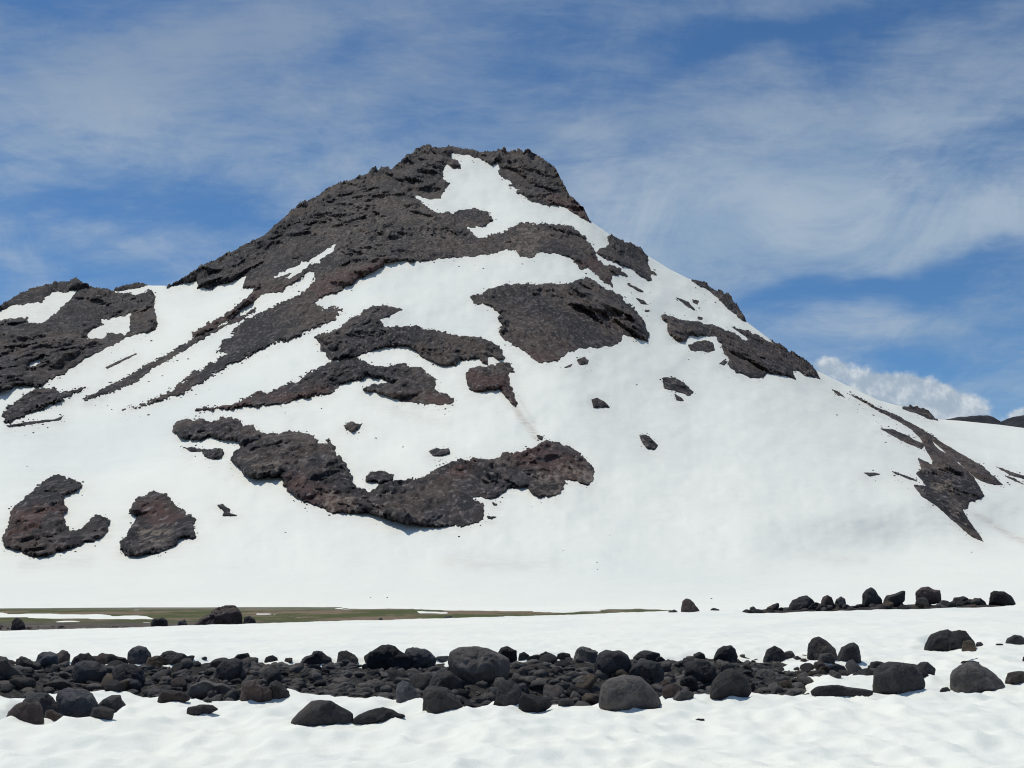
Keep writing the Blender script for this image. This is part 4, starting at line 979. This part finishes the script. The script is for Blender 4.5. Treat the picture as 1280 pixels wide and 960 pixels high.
cover = add(sc(.62, bank(960, 230, 480, 150, 6)), sc(.55, bank(1180, 300, 420, 75, 12)), sc(.42, bank(780, 330, 330, 90, 4)), sc(.42, bank(1150, 110, 330, 90, 12)),
            sc(.54, bank(110, 100, 330, 150, 4)), sc(.25, bank(800, 150, 300, 60, 12)), sc(.40, bank(330, 210, 260, 90, -10)), sc(.34, bank(520, 90, 330, 90, 14)), sc(.34, bank(680, 160, 240, 60, 10)),
            sc(.46, bank(1130, 400, 260, 42, 4)), sc(.22, bank(60, 290, 170, 40, 0)), sc(.30, bank(430, 20, 420, 60, 8)), sc(.20, bank(360, 320, 150, 60, 30)))
clear = add(sc(.60, bank(1120, 350, 330, 30, 9)), sc(.40, bank(140, 275, 260, 60, 0)), sc(.45, bank(1000, 25, 420, 45, 6)), sc(.25, bank(870, 60, 240, 40, 18)), sc(.35, bank(1180, 450, 200, 30, 0)))
st1 = t.noise(t.mapping(pd, scale=(3.0, 9.0, 1), rot=(0, 0, math.radians(-12))), 1.7, 10, 0.64, 0.55)
st2 = t.noise(t.mapping(pc, scale=(1.0, 0.6, 1), rot=(0, 0, math.radians(35))), 3.2, 10, 0.66, 0.7)
st3 = t.noise(t.mapping(pd, scale=(7.0, 24.0, 1), rot=(0, 0, math.radians(-14))), 2.6, 9, 0.66, 0.4)
st = add(sc(.46, st1), sc(.32, st2), sc(.22, st3))
amt = add(t.math('SUBTRACT', cover, clear), sc(3.0, t.math('SUBTRACT', st, 0.5)), 0.36)
cirrus = t.mrange(amt, -0.10, 1.10, 0.0, 0.88)
# fair-weather cumulus low on the right
def cum_noise(vec):
    a = t.noise(vec, 46.0, 9, 0.62); b = t.noise(vec, 16.0, 5, 0.55)
    return add(sc(1.5, t.math('SUBTRACT', a, 0.5)), sc(1.0, t.math('SUBTRACT', b, 0.5)))
cn = cum_noise(pd); cn_up = cum_noise(t.vmath('ADD', pd, (-0.004, 0.0075, 0)))
cum = t.math('MINIMUM', add(bank(1040, 460, 34, 18, 0, pd, 1.5), bank(1135, 492, 80, 34, -10, pd, 1.4), bank(1100, 488, 60, 24, 0, pd, 1.4), bank(1185, 507, 66, 26, -12, pd, 1.4), bank(1278, 522, 20, 12, 0, pd, 1.5)), 1.0)
cumulus = t.math('MULTIPLY', t.mrange(add(cum, cn), 0.28, 0.78), t.mrange(cum, 0.02, 0.25))
relief_c = add(t.math('SUBTRACT', cn, cn_up), sc(.25, t.math('SUBTRACT', 1.0, cum)))
cum_shade = t.mrange(relief_c, -0.16, 0.50)
skyc = t.vmath('MULTIPLY', sky.outputs[0], (0.052, 0.078, 0.094))
lit = t.mix(t.mrange(st2, 0.3, 0.75), (0.26, 0.375, 0.52), (0.43, 0.51, 0.595))
lit = t.mix(t.mrange(sp_.outputs[2], 0.30, 0.46), lit, (0.245, 0.325, 0.45))
c1 = t.mix(cirrus, skyc, lit)
c2 = t.mix(t.math('MULTIPLY', cumulus, 0.93), c1, t.mix(cum_shade, (0.36, 0.44, 0.53), (0.66, 0.71, 0.74)))
t.put(bg.inputs['Color'], c2); bg.inputs['Strength'].default_value = 1.0

cam = bpy.data.cameras.new('camera'); co = bpy.data.objects.new('camera', cam); COL.objects.link(co)
cam.sensor_width = 36.0; cam.lens = F / 1280.0 * 36.0; cam.clip_start = 0.1; cam.clip_end = 40000
co.location = (0, 0, CZ); co.rotation_euler = (math.pi / 2 + PITCH, 0, 0)
scene.camera = co
vs = scene.view_settings; vs.view_transform = 'Standard'; vs.look = 'None'; vs.gamma = 1.0; vs.exposure = 0.03
scene.render.filter_size = 1.1; scene.cycles.filter_width = 1.1
scene.render.resolution_x = 1024; scene.render.resolution_y = 768
